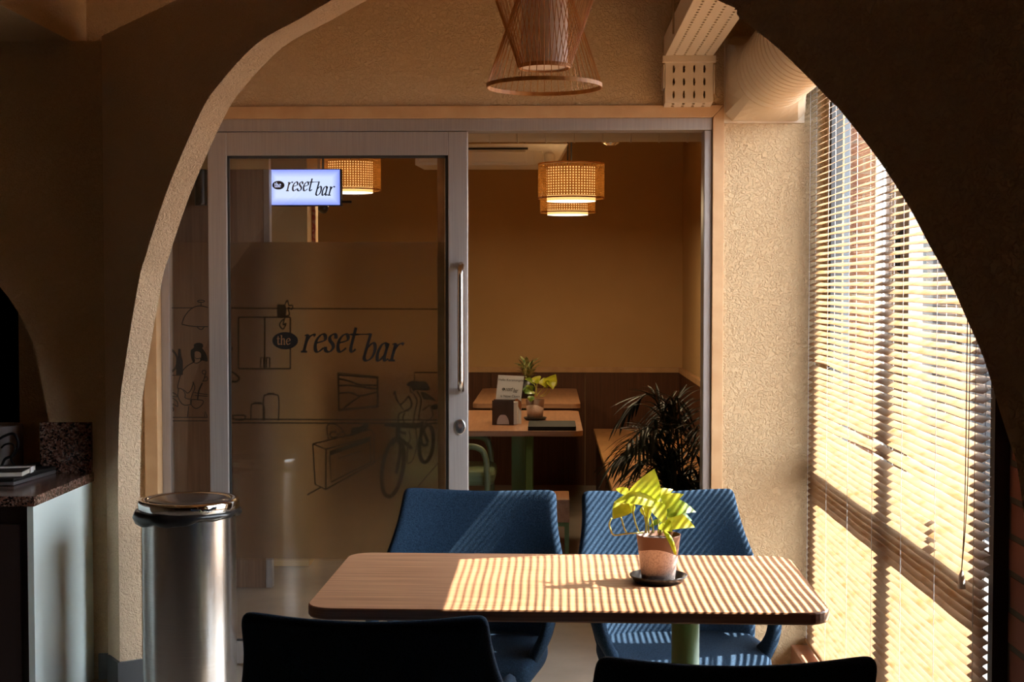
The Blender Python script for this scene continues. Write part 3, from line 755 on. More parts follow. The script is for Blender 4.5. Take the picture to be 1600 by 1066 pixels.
# back room shell
struct(MB().box((XL, YB, 0), (XW + .1, YB + .1, CEIL)).build('wall_room_back', M['plaster_smooth']), 'smooth cream painted far wall of the back room', 'wall')
XB = 1.0
struct(MB().box((XB, YD + .125, 0), (XO, YB, CEIL)).build('wall_room_right', M['plaster_smooth']), 'smooth cream right wall of the back room above the panelling', 'wall')
wz = PY(990, 582, YB).z; wzt = PY(990, 574, YB).z
wp = struct(thing('trim_wainscot', 'dark walnut wall panelling with a pale wood cap round the back room', 'wall panelling', (0, YB - .02, 0)), 'dark walnut wall panelling with a pale wood cap round the back room', 'wall panelling')
def panels(nm, lo, hi, along):
    m_ = MB(); n_ = 5
    a0, a1 = (lo[0], hi[0]) if along == 'x' else (lo[1], hi[1])
    for k in range(n_):
        p, q = a0 + (a1 - a0)*k/n_ + .002, a0 + (a1 - a0)*(k + 1)/n_ - .002
        if along == 'x': m_.box((p, lo[1], lo[2]), (q, hi[1], hi[2]))
        else: m_.box((lo[0], p, lo[2]), (hi[0], q, hi[2]))
    m_.build(nm, M['walnut'], wp, world=True)
panels('panel_back', (-2.6, YB - .02, 0), (XB - .02, YB, wz), 'x')
panels('panel_right', (XB - .02, YD + .13, 0), (XB, YB, wz), 'y')
MB().box((-2.6, YB - .03, wz), (XB, YB, wzt)).build('cap_rail', M['maple'], wp, world=True)
MB().box((XB - .03, YD + .13, wz), (XB, YB - .03, wzt)).build('cap_rail', M['maple'], wp, world=True)

# ================================================================== FOREGROUND TABLE
TZ = 0.75
TC = Vector((0.045, 3.665, 0))
table = thing('cafe_table', 'rectangular oak topped cafe table with green posts in the sunlight', 'table', TC, -1.1)
TW, TD = 1.242, 0.708
def slab_top(mb, poly, z0, z1, ch=0.004):
    n = len(poly)
    cx = sum(p[0] for p in poly)/n; cy = sum(p[1] for p in poly)/n
    def ins(p, d):
        v = Vector((p[0] - cx, p[1] - cy)); l = v.length
        return (cx + v.x*(1 - d/l), cy + v.y*(1 - d/l))
    return n, ins
poly = rrect(-TW/2, -TD/2, TW/2, TD/2, 0.065, 8)
n, ins = slab_top(None, poly, 0, 0)
m_ = MB(); m_.add([(*ins(p, .003), TZ) for p in poly] + [(*p, TZ - .0035) for p in poly], [tuple(range(n))] + [(i, (i+1) % n, n + (i+1) % n, n + i) for i in range(n)])
m_.build('tabletop', M['table'], table)
m_ = MB(); m_.loft([[(*p, TZ - .0035) for p in poly], [(*p, TZ - .025) for p in poly], [(*ins(p, .003), TZ - .0285) for p in poly]], True, False)
m_.add([(*ins(p, .003), TZ - .0285) for p in poly], [tuple(range(n))])
m_.build('edge_band', M['edge'], table)
for sx in (-1, 1):
    m_ = MB(); px_ = sx*0.305
    m_.tube([(px_, 0, .012), (px_, 0, TZ - .034)], .036, 24); lg = m_.build('leg', M['green'], table, smooth=False)
    for p in lg.data.polygons: p.use_smooth = len(p.vertices) == 4
    m_ = MB(); m_.prism(rrect(px_ - .05, -.24, px_ + .05, .24, .03), lambda x, y: (x, y, 0), lambda x, y: (x, y, .014)); m_.build('foot_plate', M['green'], table)
    m_ = MB(); m_.box((px_ - .06, -.16, TZ - .0345), (px_ + .06, .16, TZ - .0285)); m_.build('top_plate', M['green'], table)

# ================================================================== ARMCHAIRS
def make_chair(label):
    t = thing('dining_armchair', label, 'chair', (0, 0, 0), 0, 'blue armchairs round the oak table')
    # backrest : grid (u across, v up), front faces -Y
    US = [-1, -.90, -.68, -.45, -.2, 0, .2, .45, .68, .90, 1]; VS = [0, .15, .3, .45, .6, .75, .91, 1]; g = []
    for v in VS:
        row = []
        z = 0.405 + 0.450*v
        hw = 0.253 + 0.046*math.exp(-((z - 0.60)/0.09)**2) + 0.010*math.exp(-((z - 0.70)/0.10)**2)
        for u in US:
            wing = (0.115*(1 - v) + 0.035)*abs(u)**2.6
            y = 0.175 + 0.175*v**1.08 - wing
            zz = z - (0.012*(1 - (abs(u))**2)*v**3) - (0.006*abs(u)**12 * v**4)
            row.append((u*hw, y, zz))
        g.append(row)
    mb = MB(); mb.loft(g, False, False)
    mb.build('backrest', M['fabric'], t, smooth=True, solid=.034, offset=1, subsurf=2)
    # seat : shallow bowl
    nu, nv = 11, 9; g = []
    for j in range(nv):
        v = j/(nv - 1); row = []
        y = -0.245 + 0.44*v
        hw = 0.215 + 0.035*math.sin(PI*min(1, v*1.1))
        for i in range(nu):
            u = -1 + 2*i/(nu - 1)
            edge = abs(u)**4
            z = 0.445 + 0.012*edge - (0.035*(1 - v)**6) - 0.01*v*(1 - abs(u))
            row.append((u*hw, y + 0.025*(1 - u*u)*(-1 if v < .5 else 0)*(1 - 2*v), z))
        g.append(row)
    mb = MB(); mb.loft(g, False, False)
    mb.build('seat', M['fabric'], t, smooth=True, solid=.065, offset=-1 , subsurf=2)
    for s in (-1, 1):
        path = spline([(s*.258, .150, .615), (s*.272, .075, .625), (s*.272, -.02, .602), (s*.266, -.095, .540), (s*.248, -.125, .475), (s*.205, -.12, .415), (s*.14, -.09, .392)], 3)
        rings = []
        for i, p in enumerate(path):
            f = i/(len(path) - 1)
            tn = (path[min(i+1, len(path)-1)] - path[max(i-1, 0)]).normalized()
            out = Vector((s, 0, 0)); out = (out - tn*out.dot(tn)).normalized()
            wd = tn.cross(out).normalized()
            hw = .052 if f < .3 else .042 + .03*max(0, f - .55)
            th = .015
            rings.append([p + out*(th*a) + wd*(hw*b) for a, b in ((1,-1),(1.3,0),(1,1),(-1,1),(-1.3,0),(-1,-1))])
        mb = MB(); mb.loft(rings, True, True)
        mb.build('arm', M['fabric'], t, smooth=True, subsurf=1)
    for sx in (-1, 1):
        for sy in (-1, 1):
            mb = MB(); mb.tube([(sx*.15, sy*.12, .40), (sx*.215, sy*.19, .0)], [.016, .010], 10)
            mb.build('leg', M['black'], t, smooth=True)
    mb = MB(); mb.box((-.17, -.14, .365), (.17, .14, .385)); mb.build('seat_base', M['black'], t)
    return t
c0 = make_chair('blue armchair behind the table on the left, half in sun half in shade')
c0.location = (-0.256, 4.25, 0); c0.rotation_euler = (0, 0, R(-5.5))
dup(c0, None, (0.388, 4.25, 0), 8, 'blue armchair behind the potted plant, striped all over by blind shadows')
dup(c0, None, (-0.360, 3.10, 0), 178, 'black looking armchair seen from behind at the near left side of the table')
dup(c0, None, (0.318, 2.79, 0), 182, 'dark armchair whose back just shows at the bottom right edge')

# ================================================================== POTTED PLANT ON TABLE
def leafgrid(mb, base, tip, up, width, droop=0.0, fold=0.25, nl=9, heart=True):
    """ovate leaf from base to tip; 'up' picks the face direction; droop bends along the length"""
    b, t = Vector(base), Vector(tip); ax = t - b; L = ax.length; ax.normalize()
    up = Vector(up); up = (up - ax*up.dot(ax)).normalized(); sd = ax.cross(up).normalized()
    rows = []
    for i in range(nl):
        f = i/(nl - 1)
        if heart: w_ = width*0.5*(math.sin(PI*f**0.62)**0.85)*(1 - .12*f)
        else: w_ = width*0.5*math.sin(PI*min(1, f*0.96 + .04))**0.8
        w_ = max(w_, .0006)
        c = b + ax*(L*f) + up*(droop*math.sin(PI*f))
        back = ax*(-0.10*L*math.exp(-f*9)) if heart else Vector()
        row = []
        for q in (-1, -.5, 0, .5, 1):
            row.append(c + sd*(w_*q) + up*(fold*w_*abs(q)**1.3) + (back*abs(q) if i == 0 else Vector()))
        rows.append(row)
    mb.loft(rows, False, False)

PP = PZ(1028.5, 905, TZ + .006)
saucer = thing('plant_saucer', 'round black plastic saucer under the sunlit potted plant', 'saucer', (PP.x, PP.y, TZ))
m_ = MB(); m_.lathe([(.055, .0005), (.060, .0005), (.0735, .015), (.0745, .018), (.072, .0185), (.0585, .004), (.0, .0038)], 40, cap=False)
m_.add([(.055*math.cos(2*PI*k/40), .055*math.sin(2*PI*k/40), .0005) for k in range(40)], [tuple(range(40))])
m_.build('dish', M['black'], saucer, smooth=True)
plant = thing('potted_plant', 'two tone brown and pink pot of bright yellow green leaves on the sunlit table', 'plant', (PP.x, PP.y, TZ + .0045))
m_ = MB(); m_.lathe([(.0, .0), (.040, .0), (.0425, .003), (.0565, .116), (.0575, .118), (.0555, .118), (.0525, .100), (.0, .100)], 48, cap=False)
m_.build('pot', M['pot'], plant, smooth=True)
m_ = MB(); m_.lathe([(.053, .101), (.045, .106), (.02, .109), (.0, .110)], 24, cap=False); m_.build('soil', M['soil'], plant)
PS = (930, 720, 5.077)
def PL(x, y, dy=0.0):
    return PY(PS[0] + x/PS[2], PS[1] + y/PS[2], PP.y + dy)
LF = [ # base, tip, dy base, dy tip, facing, width, droop
 ((345,330),(468,66), .00,-.02,(.35,-1,.15), .036*1.9, .010),
 ((512,322),(150,330), .00,-.045,(.05,-.75,.80), .050, .016),
 ((250,345),(138,462), -.02,-.05,(-.25,-1,.35), .040, .004),
 ((262,262),(160,222), .02,.04,(-.2,-.5,.9), .022, .003),
 ((455,300),(620,230), .03,.06,(.0,-.8,.7), .026, .006),
 ((500,370),(702,266), .00,.01,(-.2,-.9,.6), .032, .008),
 ((545,420),(800,408), .01,.00,(.1,-.8,.8), .044, .022),
 ((560,500),(792,530), -.01,-.04,(.05,-.85,.65), .044, .018),
 ((470,335),(552,505), -.03,-.05,(.35,-1,.25), .034, .006),
 ((395,355),(425,462), .02,.01,(-.1,-1,.1), .026, .004),
 ((530,500),(610,565), -.02,-.05,(.1,-1,.4), .030, .004),
 ((430,215),(452,300), .03,.02,(.4,-1,.1), .022, .002),
 ((440,520),(545,480), .02,.00,(0,-.6,.8), .020, .004),
 ((580,460),(770,478), .03,.05,(0,-.7,.7), .030, .014),
 ((270,345),(300,420), .01,.01,(-.3,-1,.2), .022, .002),
]
for i, (b_, t_, d0, d1, up, wd, dr) in enumerate(LF):
    m_ = MB(); P0, P1 = PL(*b_, d0), PL(*t_, d1)
    leafgrid(m_, P0, P1, up, wd*1.32, dr, fold=.14)
    m_.build('leaf', M['leaf'] if i not in (6, 13, 12) else M['leaf_dark'], plant, world=True, smooth=True, subsurf=2)
ST = [([(380,572),(300,575),(240,580),(150,590),(122,545),(112,500),(130,455)], -.03),
      ([(250,577),(230,535),(205,450)], -.03), ([(345,565),(315,480),(300,390),(318,330)], -.01), ([(405,575),(400,480),(372,370)], .0),
      ([(400,575),(412,450),(440,365),(500,330)], .0), ([(460,575),(455,500),(440,440)], .0), ([(500,575),(500,480),(490,380)], .01), ([(425,575),(420,420),(440,300)], .02), ([(520,575),(545,500),(560,470)], .0)]
m_ = MB()
for pts, dy in ST:
    m_.tube(spline([PL(x, y, dy*(1 - i/len(pts)) if i else -.005) for i, (x, y) in enumerate(pts)], 4), .0022, 7)
m_.build('stems', M['stem'], plant, world=True, smooth=True)
m_ = MB(); pth = spline([PL(545,560,-.045), PL(580,600,-.062), PL(610,660,-.066), PL(638,745,-.064)], 4)
m_.tube(pth, [.0022 + .0045*math.sin(PI*(i + .5)/len(pth))*(1) for i in range(len(pth))], 8); m_.build('leaf', M['leaf'], plant, world=True, smooth=True)

# ================================================================== RATTAN PENDANT OVER TABLE
LY = 3.75
lc = PY(850.5, 138, LY)
lz = lc.z; LX = lc.x
pen = thing('rattan_pendant', 'hourglass bamboo stick pendant lamp hanging at top centre above the table', 'pendant lamp', (LX, LY, lz))
sc_ = LY/F                    # metres per pixel here
Rb, Rn = 90*sc_, 40*sc_
Hh = 176*sc_
def band(mb, r, z, h, t=.003, n=56):
    mb.lathe([(r, z), (r, z + h), (r - t, z + h), (r - t, z), (r, z)], n, cap=False)
for nm, r, z in (('bottom_hoop', Rb, 0), ('top_hoop', Rb, Hh)):
    m_ = MB(); band(m_, r, z, .0105); m_.build(nm, M['rattan'], pen, smooth=False)
zi = 30*sc_
for nm, r, z in (('inner_hoop', Rn, zi), ('inner_hoop', Rn, Hh - zi)):
    m_ = MB(); band(m_, r, z, .0105); m_.build(nm, M['rattan'], pen)
for z0, z1 in ((.008, Hh - zi), (Hh, zi + .004)):
    m_ = MB()
    for k in range(48):
        a = 2*PI*k/48
        m_.tube([((Rb - .001)*math.cos(a), (Rb - .001)*math.sin(a), z0), ((Rn + .001)*math.cos(a), (Rn + .001)*math.sin(a), z1)], .0011, 5)
    m_.build('bamboo_sticks', M['rattan'], pen)
m_ = MB(); m_.lathe([(36*sc_, zi + .004), (36*sc_, Hh - zi - .01)], 36, cap=False); ish = m_.build('inner_shade', M['linen'], pen, smooth=True)
m_ = MB(); m_.lathe([(0, zi + .006), (35*sc_, zi + .006)], 36, cap=False); m_.build('diffuser', M['linen'], ish)
m_ = MB(); m_.tube([(0, 0, Hh - .02), (0, 0, CEIL - lz)], .003, 8); m_.build('cord', M['black'], pen)
m_ = MB()
for k in range(3):
    a = 2*PI*k/3; m_ = MB(); m_.tube([(0, 0, Hh + .002), (Rb*math.cos(a), Rb*math.sin(a), Hh + .004)], .002, 6); m_.build('spoke', M['black'], pen)
m_ = MB(); m_.lathe([(0, CEIL - lz - .03), (.05, CEIL - lz - .03), (.05, CEIL - lz)], 24, cap=False); m_.build('ceiling_rose', M['black'], pen)

# ================================================================== CABLE TRAY
tx0, tx1 = PY(1040, 95, YD - .09).x, PY(1114, 95, YD - .09).x
tz0 = PY(1075, 166, YD - .06).z; tz1 = PY(1075, 96, YD - .09).z
tray = thing('cable_tray', 'cream perforated metal cable tray dropping down the wall above the door', 'cable tray', ((tx0 + tx1)/2, YD, tz0))
TYF = YD - .085
W_ = tx1 - tx0
m_ = MB(); perforated(m_, lambda u, v: (tx0 + u, TYF, tz0 + .012 + v), W_, tz1 - tz0 - .012, 4, 3, .0048, .0145, mu=.012, mv=.004)
m_.add([(tx0, TYF, tz0 + .012), (tx0, YD - .002, tz0 + .004), (tx0, YD - .002, tz1), (tx0, TYF, tz1)], [(0,1,2,3)])
m_.add([(tx1, TYF, tz0 + .012), (tx1, YD - .002, tz0 + .004), (tx1, YD - .002, tz1), (tx1, TYF, tz1)], [(0,1,2,3)])
m_.build('drop_cover', M['white_metal'], tray, world=True, solid=.002)
m_ = MB(); perforated(m_, lambda u, v: (tx0 + u, TYF + .083*v, tz0 + .012 - .010*v), W_, 1.0, 4, 2, .006, .12, mu=.012, mv=.05); m_.build('drop_end', M['white_metal'], tray, world=True, solid=.0015)
m_ = MB(); m_.box((tx0 - .012, TYF - .012, tz1 - .004), (tx1 + .012, TYF + .004, tz1 + .022)); m_.box((tx0 - .008, TYF, tz1 - .10), (tx0 - .0025, YD - .002, tz1 - .01)); m_.box((tx1 + .0025, TYF, tz1 - .12), (tx1 + .008, YD - .002, tz1 - .01))
m_.build('joint_collar', M['white_metal'], tray, world=True, bevel=.002)
hz = tz1 + .022; TL = 2.45
m_ = MB(); perforated(m_, lambda u, v: (tx0 + u, YD - .01 - v, hz), W_, TL, 4, 56, .0048, .0095, mu=.012)
m_.build('tray_bottom', M['white_metal'], tray, world=True, solid=.0015)
m_ = MB()
for xx in (tx0, tx1): m_.add([(xx, YD - .01, hz), (xx, YD - .01 - TL, hz), (xx, YD - .01 - TL, hz + .085), (xx, YD - .01, hz + .085)], [(0,1,2,3)])
m_.build('tray_side', M['white_metal'], tray, world=True, solid=.002)
for yy in (YD - .5, YD - 1.5, YD - 2.3):
    for xx in (tx0 - .006, tx1 + .006):
        m_ = MB(); m_.tube([(xx, yy, hz + .01), (xx, yy, CEIL - .002)], .004, 6); m_.build('threaded_rod', M['satin'], tray, world=True)

# ================================================================== DUCT ABOVE WINDOW
bx0, bx1 = PY(1132, 150, YD - .02).x, PY(1258, 150, YD - .02).x
bz0 = PY(1190, 190, YD - .04).z; bz1 = bz0 + .325
dct = thing('air_duct', 'cream ribbed air duct elbow leaving a square box above the window corner', 'air duct', ((bx0 + bx1)/2, YD, bz0))
cxd, czd, rd = (bx0 + bx1)/2, bz0 + .165, .142
m_ = MB(); m_.box((bx0, YD - .012, bz0 - .002), (bx1, YD, bz1)); m_.build('wall_flange', M['duct'], dct, world=True)
sq = []
for k in range(32):
    a = 2*PI*k/32 + PI/32; c_, s_ = math.cos(a), math.sin(a); q = max(abs(c_), abs(s_))
    sq.append((c_/q, s_/q))
hwx = (bx1 - bx0)/2 - .004
rings = []
for f, yy in ((0, YD - .012), (0.0, YD - .05), (.45, YD - .13), (.8, YD - .20), (1.0, YD - .26)):
    rings.append([(cxd + ((1-f)*sq[k][0]*hwx + f*rd*math.cos(2*PI*k/32 + PI/32)), yy, czd + ((1-f)*sq[k][1]*.16 + f*rd*math.sin(2*PI*k/32 + PI/32))) for k in range(32)])
m_ = MB(); m_.loft(rings, True, False); m_.build('square_collar', M['duct'], dct, world=True, smooth=False)
path = spline([(cxd, YD - .255, czd), (cxd, YD - .31, czd), (cxd + .004, YD - .40, czd + .005), (cxd + .008, YD - .58, czd + .01), (cxd + .008, YD - .85, czd + .01), (cxd + .008, YD - 1.3, czd + .01), (cxd + .008, YD - 2.0, czd + .01)], 6)
m_ = MB(); m_.tube(path, rd, 40, cap=True); m_.build('duct_pipe', M['duct'], dct, world=True, smooth=True)
m_ = MB()
cum = 0; nxt = .02
for a_, b_ in zip(path[:-1], path[1:]):
    L = (b_ - a_).length
    while nxt <= cum + L:
        p = a_.lerp(b_, (nxt - cum)/L); t = (b_ - a_).normalized()
        u = t.cross(Vector((0,0,1))).normalized(); v_ = t.cross(u)
        m_ = MB(); m_.tube([p + (u*math.cos(2*PI*k/36) + v_*math.sin(2*PI*k/36))*(rd + .0005) for k in range(36)], .0028, 6, loop=True); m_.build('rib', M['duct'], dct, world=True, smooth=True)
        nxt += .068
    cum += L

# ================================================================== VENETIAN BLIND
XBL = 1.010
BY0, BY1 = 3.306, 5.545
SP, SWD, TILT = 0.0228, 0.0255, 29.0
ZB0, ZB1 = 0.135, 2.62
bl = thing('venetian_blind', 'cream slatted venetian blind over the sunny window at right', 'blind', (XBL, (BY0 + BY1)/2, ZB0))
m_ = MB()
NS = int((ZB1 - ZB0 - .03)/SP)
rnd = random.Random(3)
for k in range(NS):
    z = ZB0 + .015 + k*SP
    tilt = TILT + rnd.uniform(-1.2, 1.2)
    kink = []
    segs = 26
    dips = 0.0
    rows = []
    for j in range(segs + 1):
        y = BY0 + (BY1 - BY0)*j/segs
        dz = 0.0011*math.sin(y*17 + k*0.05) + rnd.uniform(-.0004, .0004)
        tl = tilt
        # a few bent slats with gaps above or below
        for zc, yc, wy, amp, dt in ((1.005, 4.42, .55, .013, -6), (1.028, 4.42, .55, .008, -3), (1.23, 5.28, .30, .010, -6), (0.985, 4.3, .5, -.004, 3)):
            if abs(z - zc) < SP*.5:
                g_ = math.exp(-((y - yc)/wy)**2); dz += amp*g_; tl += dt*g_
        ct, st = math.cos(R(tl)), math.sin(R(tl))
        row = []
        for q in (-1, -.5, 0, .5, 1):
            a = q*SWD/2; cr_ = .0006*(1 - q*q)
            # room edge (negative x) hangs low
            row.append((XBL + a*ct - cr_*st, y, z + dz + a*st + cr_*ct))
        rows.append(row)
    m_.loft(rows, False, False)
m_.build('slats', M['slat'], bl, world=True, smooth=False, solid=.0009)
m_ = MB(); m_.box((XBL - .02, BY0, ZB1 - .02), (XBL + .02, BY1, ZB1 + .025)); m_.build('headrail', M['white_metal'], bl, world=True)
m_ = MB(); m_.box((XBL - .013, BY0, ZB0 - .012), (XBL + .013, BY1, ZB0 + .002)); m_.build('bottom_rail', M['slat'], bl, world=True, bevel=.002)
cy = [5.52, 5.15, 4.785, 4.42, 4.055, 3.70, 3.36]
for y in cy:
    m_ = MB()
    hx_ = SWD/2*math.cos(R(TILT)) + .001
    for xo in (-hx_, hx_): m_.tube([(XBL + xo, y, ZB0), (XBL + xo, y, ZB1)], .0009, 5)
    for k in range(NS):
        z = ZB0 + .015 + k*SP - .0012; s_ = SWD/2*math.sin(R(TILT))
        m_.tube([(XBL - hx_, y, z - s_), (XBL + hx_, y, z + s_)], .0006, 4, cap=False)
    m_.build('ladder_cord', M['cord'], bl, world=True)
m_ = MB(); m_.tube(spline([(XBL - .022, 3.385, ZB1), (XBL - .024, 3.39, 1.6), (XBL - .022, 3.40, 1.02), (XBL - .022, 3.42, .83)], 6), .0012, 6); m_.tube(spline([(XBL - .022, 3.365, ZB1), (XBL - .024, 3.365, 1.6), (XBL - .022, 3.38, 1.05), (XBL - .022, 3.42, .83)], 6), .0012, 6)
pc_ = m_.build('pull_cord', M['black'], bl, world=True)
m_ = MB(); m_.lathe([(0, .0), (.010, .0), (.007, .03), (.002, .045), (0, .045)], 14, c=(XBL - .022, 3.42, .785)); m_.build('cord_tassel', M['white'], pc_, world=True)

# ================================================================== WASTE BIN
bp_ = PZ(295, 779, 0.765)
BX, BY_ = bp_.x, bp_.y
sb = BY_/F
rb = 73*sb; rl = 78.5*sb
bn = thing('waste_bin', 'tall brushed steel cylindrical waste bin with swing lid by the arch leg', 'waste bin', (BX, BY_, 0))
m_ = MB(); m_.lathe([(rb, .015), (rb, .705)], 64, cap=False); m_.build('body', M['steel'], bn, smooth=True)
m_ = MB(); m_.lathe([(0, 0), (rb + .003, 0), (rb + .003, .018), (rb - .002, .018)], 64, cap=False); m_.build('base_ring', M['black'], bn, smooth=False)
m_ = MB(); m_.lathe([(rb - .01, .70), (rl - .004, .728), (rl, .733), (rl, .757), (rl - .003, .764), (rl - .008, .767), (rl - .024, .765), (rl - .030, .758)], 64, cap=False)
lid = m_.build('lid_ring', M['chrome'], bn, smooth=True)
ri = rl - .030
m_ = MB(); m_.lathe([(0, .7725), (.05, .772), (.10, .7695), (ri - .012, .765), (ri - .004, .760), (ri - .003, .75)], 48, cap=False)
m_.build('swing_flap', M['lid_brown'], lid, smooth=True)
m_ = MB(); rr_ = random.Random(5); rings = []
for k in range(64):
    a = 2*PI*k/64
    sag = .018 + .022*max(0, math.cos(a - R(225)))**1.2 + .004*math.sin(7*a) + .003*math.sin(13*a)
    out = .006 + .012*max(0, math.cos(a - R(200)))**2 + .003*math.sin(9*a)
    ca, sa = math.cos(a), math.sin(a)
    rings.append([((rl + dr)*ca, (rl + dr)*sa, z) for dr, z in ((-.006, .733), (out*.6, .728), (out, .728 - sag*.5), (out*.7 - .003, .728 - sag), (-.012, .722 - sag*.9), (-.012, .728))])
m_.loft(rings, True, False, True); m_.build('bin_liner', M['black_bag'], bn, smooth=True)

# ================================================================== COUNTER AT LEFT
CX1, CYF = -1.745, 4.80
CT = PZ(55, 776, .80); CT2 = PZ(143, 739, .80)
KX = (CT.x + CT2.x)/2
ct = thing('counter_cabinet', 'cafe counter cabinet with pale mint side panel at the left edge', 'cabinet', (KX - .5, 5.1, 0))
m_ = MB(); m_.box((KX - .030, CT.y + .012, 0), (KX - .008, YL - .002, .764)); m_.build('side_panel', M['mint'], ct, world=True, bevel=.001)
m_ = MB(); m_.box((KX - 1.4, CT.y + .04, .0), (KX - .031, YL - .002, .764)); m_.build('carcass', M['maroon'], ct, world=True)
m_ = MB(); m_.box((KX - .60, CT.y + .022, .10), (KX - .06, CT.y + .039, .70)); m_.box((KX - 1.2, CT.y + .022, .10), (KX - .62, CT.y + .039, .70)); m_.build('door', M['maroon'], ct, world=True)
wt = thing('granite_worktop', 'speckled red brown granite worktop with upstand on the left counter', 'worktop', (KX - .5, 5.1, .7645))
m_ = MB(); m_.box((KX - 1.4, CT.y, .765), (KX, YL - .002, .80)); m_.box((KX - 1.4, YL - .0021, .765), (ax + aa - .003, YL + .30, .80)); m_.build('slab', M['granite'], wt, world=True, bevel=.002)
us = PY(62, 660, YL - .02); us2 = PY(142, 662, YL - .02)
m_ = MB(); m_.box((us.x, YL - .022, .8005), (us2.x, YL - .002, us.z)); m_.build('upstand', M['granite'], wt, world=True, bevel=.001)

def flatbox(name, label, cat, corners, z0, z1, mat):
    """corners : four xy points; returns thing root"""
    cx = sum(c.x for c in corners)/4; cy_ = sum(c.y for c in corners)/4
    t = thing(name, label, cat, (cx, cy_, z0))
    return t, [(c.x - cx, c.y - cy_) for c in corners]
# laptop
fr_ = PZ(22, 757, .805); bk_ = PY(88, 730, YL - .035)
ex = Vector((1, .10, 0)).normalized(); ey = (bk_ - fr_); ey.z = 0
c_ = [fr_ - ex*.36, fr_, fr_ + ey, fr_ + ey - ex*.36]
t, q = flatbox('laptop', 'closed dark laptop lying on the granite counter at left', 'laptop', c_, .8005, .83, None)
m_ = MB(); m_.prism(q, lambda x, y: (x, y, 0), lambda x, y: (x, y, .013)); m_.build('base', M['laptop_edge'], t, bevel=.003)
m_ = MB(); m_.prism(q, lambda x, y: (x, y, .0145), lambda x, y: (x, y, .027)); m_.build('lid', M['laptop'], t, bevel=.003)
# notebook on it
nf = PZ(35, 741, .838); nb = PZ(69, 724, .838)
ey2 = nb - nf; ey2.z = 0; ex2 = Vector((ey2.y, -ey2.x, 0)).normalized(); ex2 = Vector((1, .22, 0)).normalized()
ey2 = ey2*min(1, .19/ey2.length)
c_ = [nf - ex2*.22, nf, nf + ey2, nf + ey2 - ex2*.22]
t, q = flatbox('notebook', 'brown notebook with cream pages and white strap on top of the closed laptop', 'notebook', c_, .8278, .85, None)
m_ = MB(); m_.prism([(x*.985, y*.985) for x, y in q], lambda x, y: (x, y, .002), lambda x, y: (x, y, .0165)); m_.build('pages', M['pages'], t)
m_ = MB(); m_.prism(q, lambda x, y: (x, y, .017), lambda x, y: (x, y, .020)); m_.prism(q, lambda x, y: (x, y, 0), lambda x, y: (x, y, .0018)); m_.build('cover', M['bookcover'], t)
def qpt(f, g):
    a = Vector(q[0]).lerp(Vector(q[1]), f); b = Vector(q[3]).lerp(Vector(q[2]), f); return a.lerp(b, g)
p_ = [qpt(-.01, .55), qpt(1.012, .55), qpt(1.012, .78), qpt(-.01, .78)]
m_ = MB(); m_.prism([(v.x, v.y) for v in p_], lambda x, y: (x, y, -.0002), lambda x, y: (x, y, .0212)); m_.build('strap', M['paper'], t)
# grey pot with cables
gp_ = PZ(5, 718, .8005)
gy = YL + .13
gc = PY(3, 700, gy)
t = thing('ceramic_canister', 'grey canister standing behind the laptop on the left counter', 'canister', (gc.x, gy, .8005))
m_ = MB(); m_.lathe([(0, 0), (.075, 0), (.080, .01), (.080, .165), (.077, .17), (.073, .165), (.073, .02), (0, .02)], 36, cap=False); m_.build('body', M['greypot'], t, smooth=True)
cc = PY(22, 715, gy - .12)
t = thing('coiled_cable', 'black coiled cable with plug in front of the grey canister', 'cable', (cc.x, gy - .12, .8005))
def CQ(px, py): 
    p = PY(px, py, gy - .12); return (p.x - cc.x, random.uniform(-.006, .006), p.z - .8005)
m_ = MB(); m_.tube(spline([CQ(-6,690), CQ(6,682), CQ(20,678), CQ(28,686), CQ(28,700), CQ(20,712), CQ(8,718), (-.05,0,.008)], 6), .0055, 8)
m_.tube(spline([CQ(2,700), CQ(10,694), CQ(20,694), CQ(24,702), CQ(20,712), CQ(18,720), (.02,-.01,.008)], 6), .004, 8)
m_.build('cable_loop', M['black'], t, smooth=True)
m_ = MB(); m_.tube(spline([(.0,-.02,.012), (.05,-.03,.02), (.10,.0,.028), (.135,.01,.022), (.10,.03,.010), (.04,.03,.010)], 6), .009, 8); m_.build('plug_lead', M['black'], t, smooth=True)

# ================================================================== BACK ROOM
def back_table(label, x1, y0, y1, w=.70):
    t = thing('lounge_table', label, 'table', (x1 - w/2, (y0 + y1)/2, 0), 0, 'wood tables in the back room')
    L = y1 - y0
    poly = rrect(-w/2, -L/2, w/2, L/2, .06, 6)
    m_ = MB(); m_.prism(poly, lambda x, y: (x, y, .748), lambda x, y: (x, y, .75)); m_.build('tabletop', M['tableY'], t)
    m_ = MB(); m_.prism(poly, lambda x, y: (x, y, .722), lambda x, y: (x, y, .7478)); m_.build('edge_band', M['edge'], t)
    for sy in (-.25, .25):
        m_ = MB(); m_.box((-.035, sy - .035, .012), (.035, sy + .035, .7215)); m_.build('leg', M['green'], t)
        m_ = MB(); m_.box((-.22, sy - .04, 0), (.22, sy + .04, .0118)); m_.build('foot_plate', M['green'], t)
    return t
x1a = PZ(907, 674, .75).x + .0
back_table('nearer wooden table in the back room holding the menu card and black laptop', .172, PZ(860, 674, .75).y, PZ(860, 641.5, .75).y)
back_table('farther wooden table against the panelled wall of the back room', .195, PZ(860, 631.5, .75).y, PZ(860, 607, .75).y)

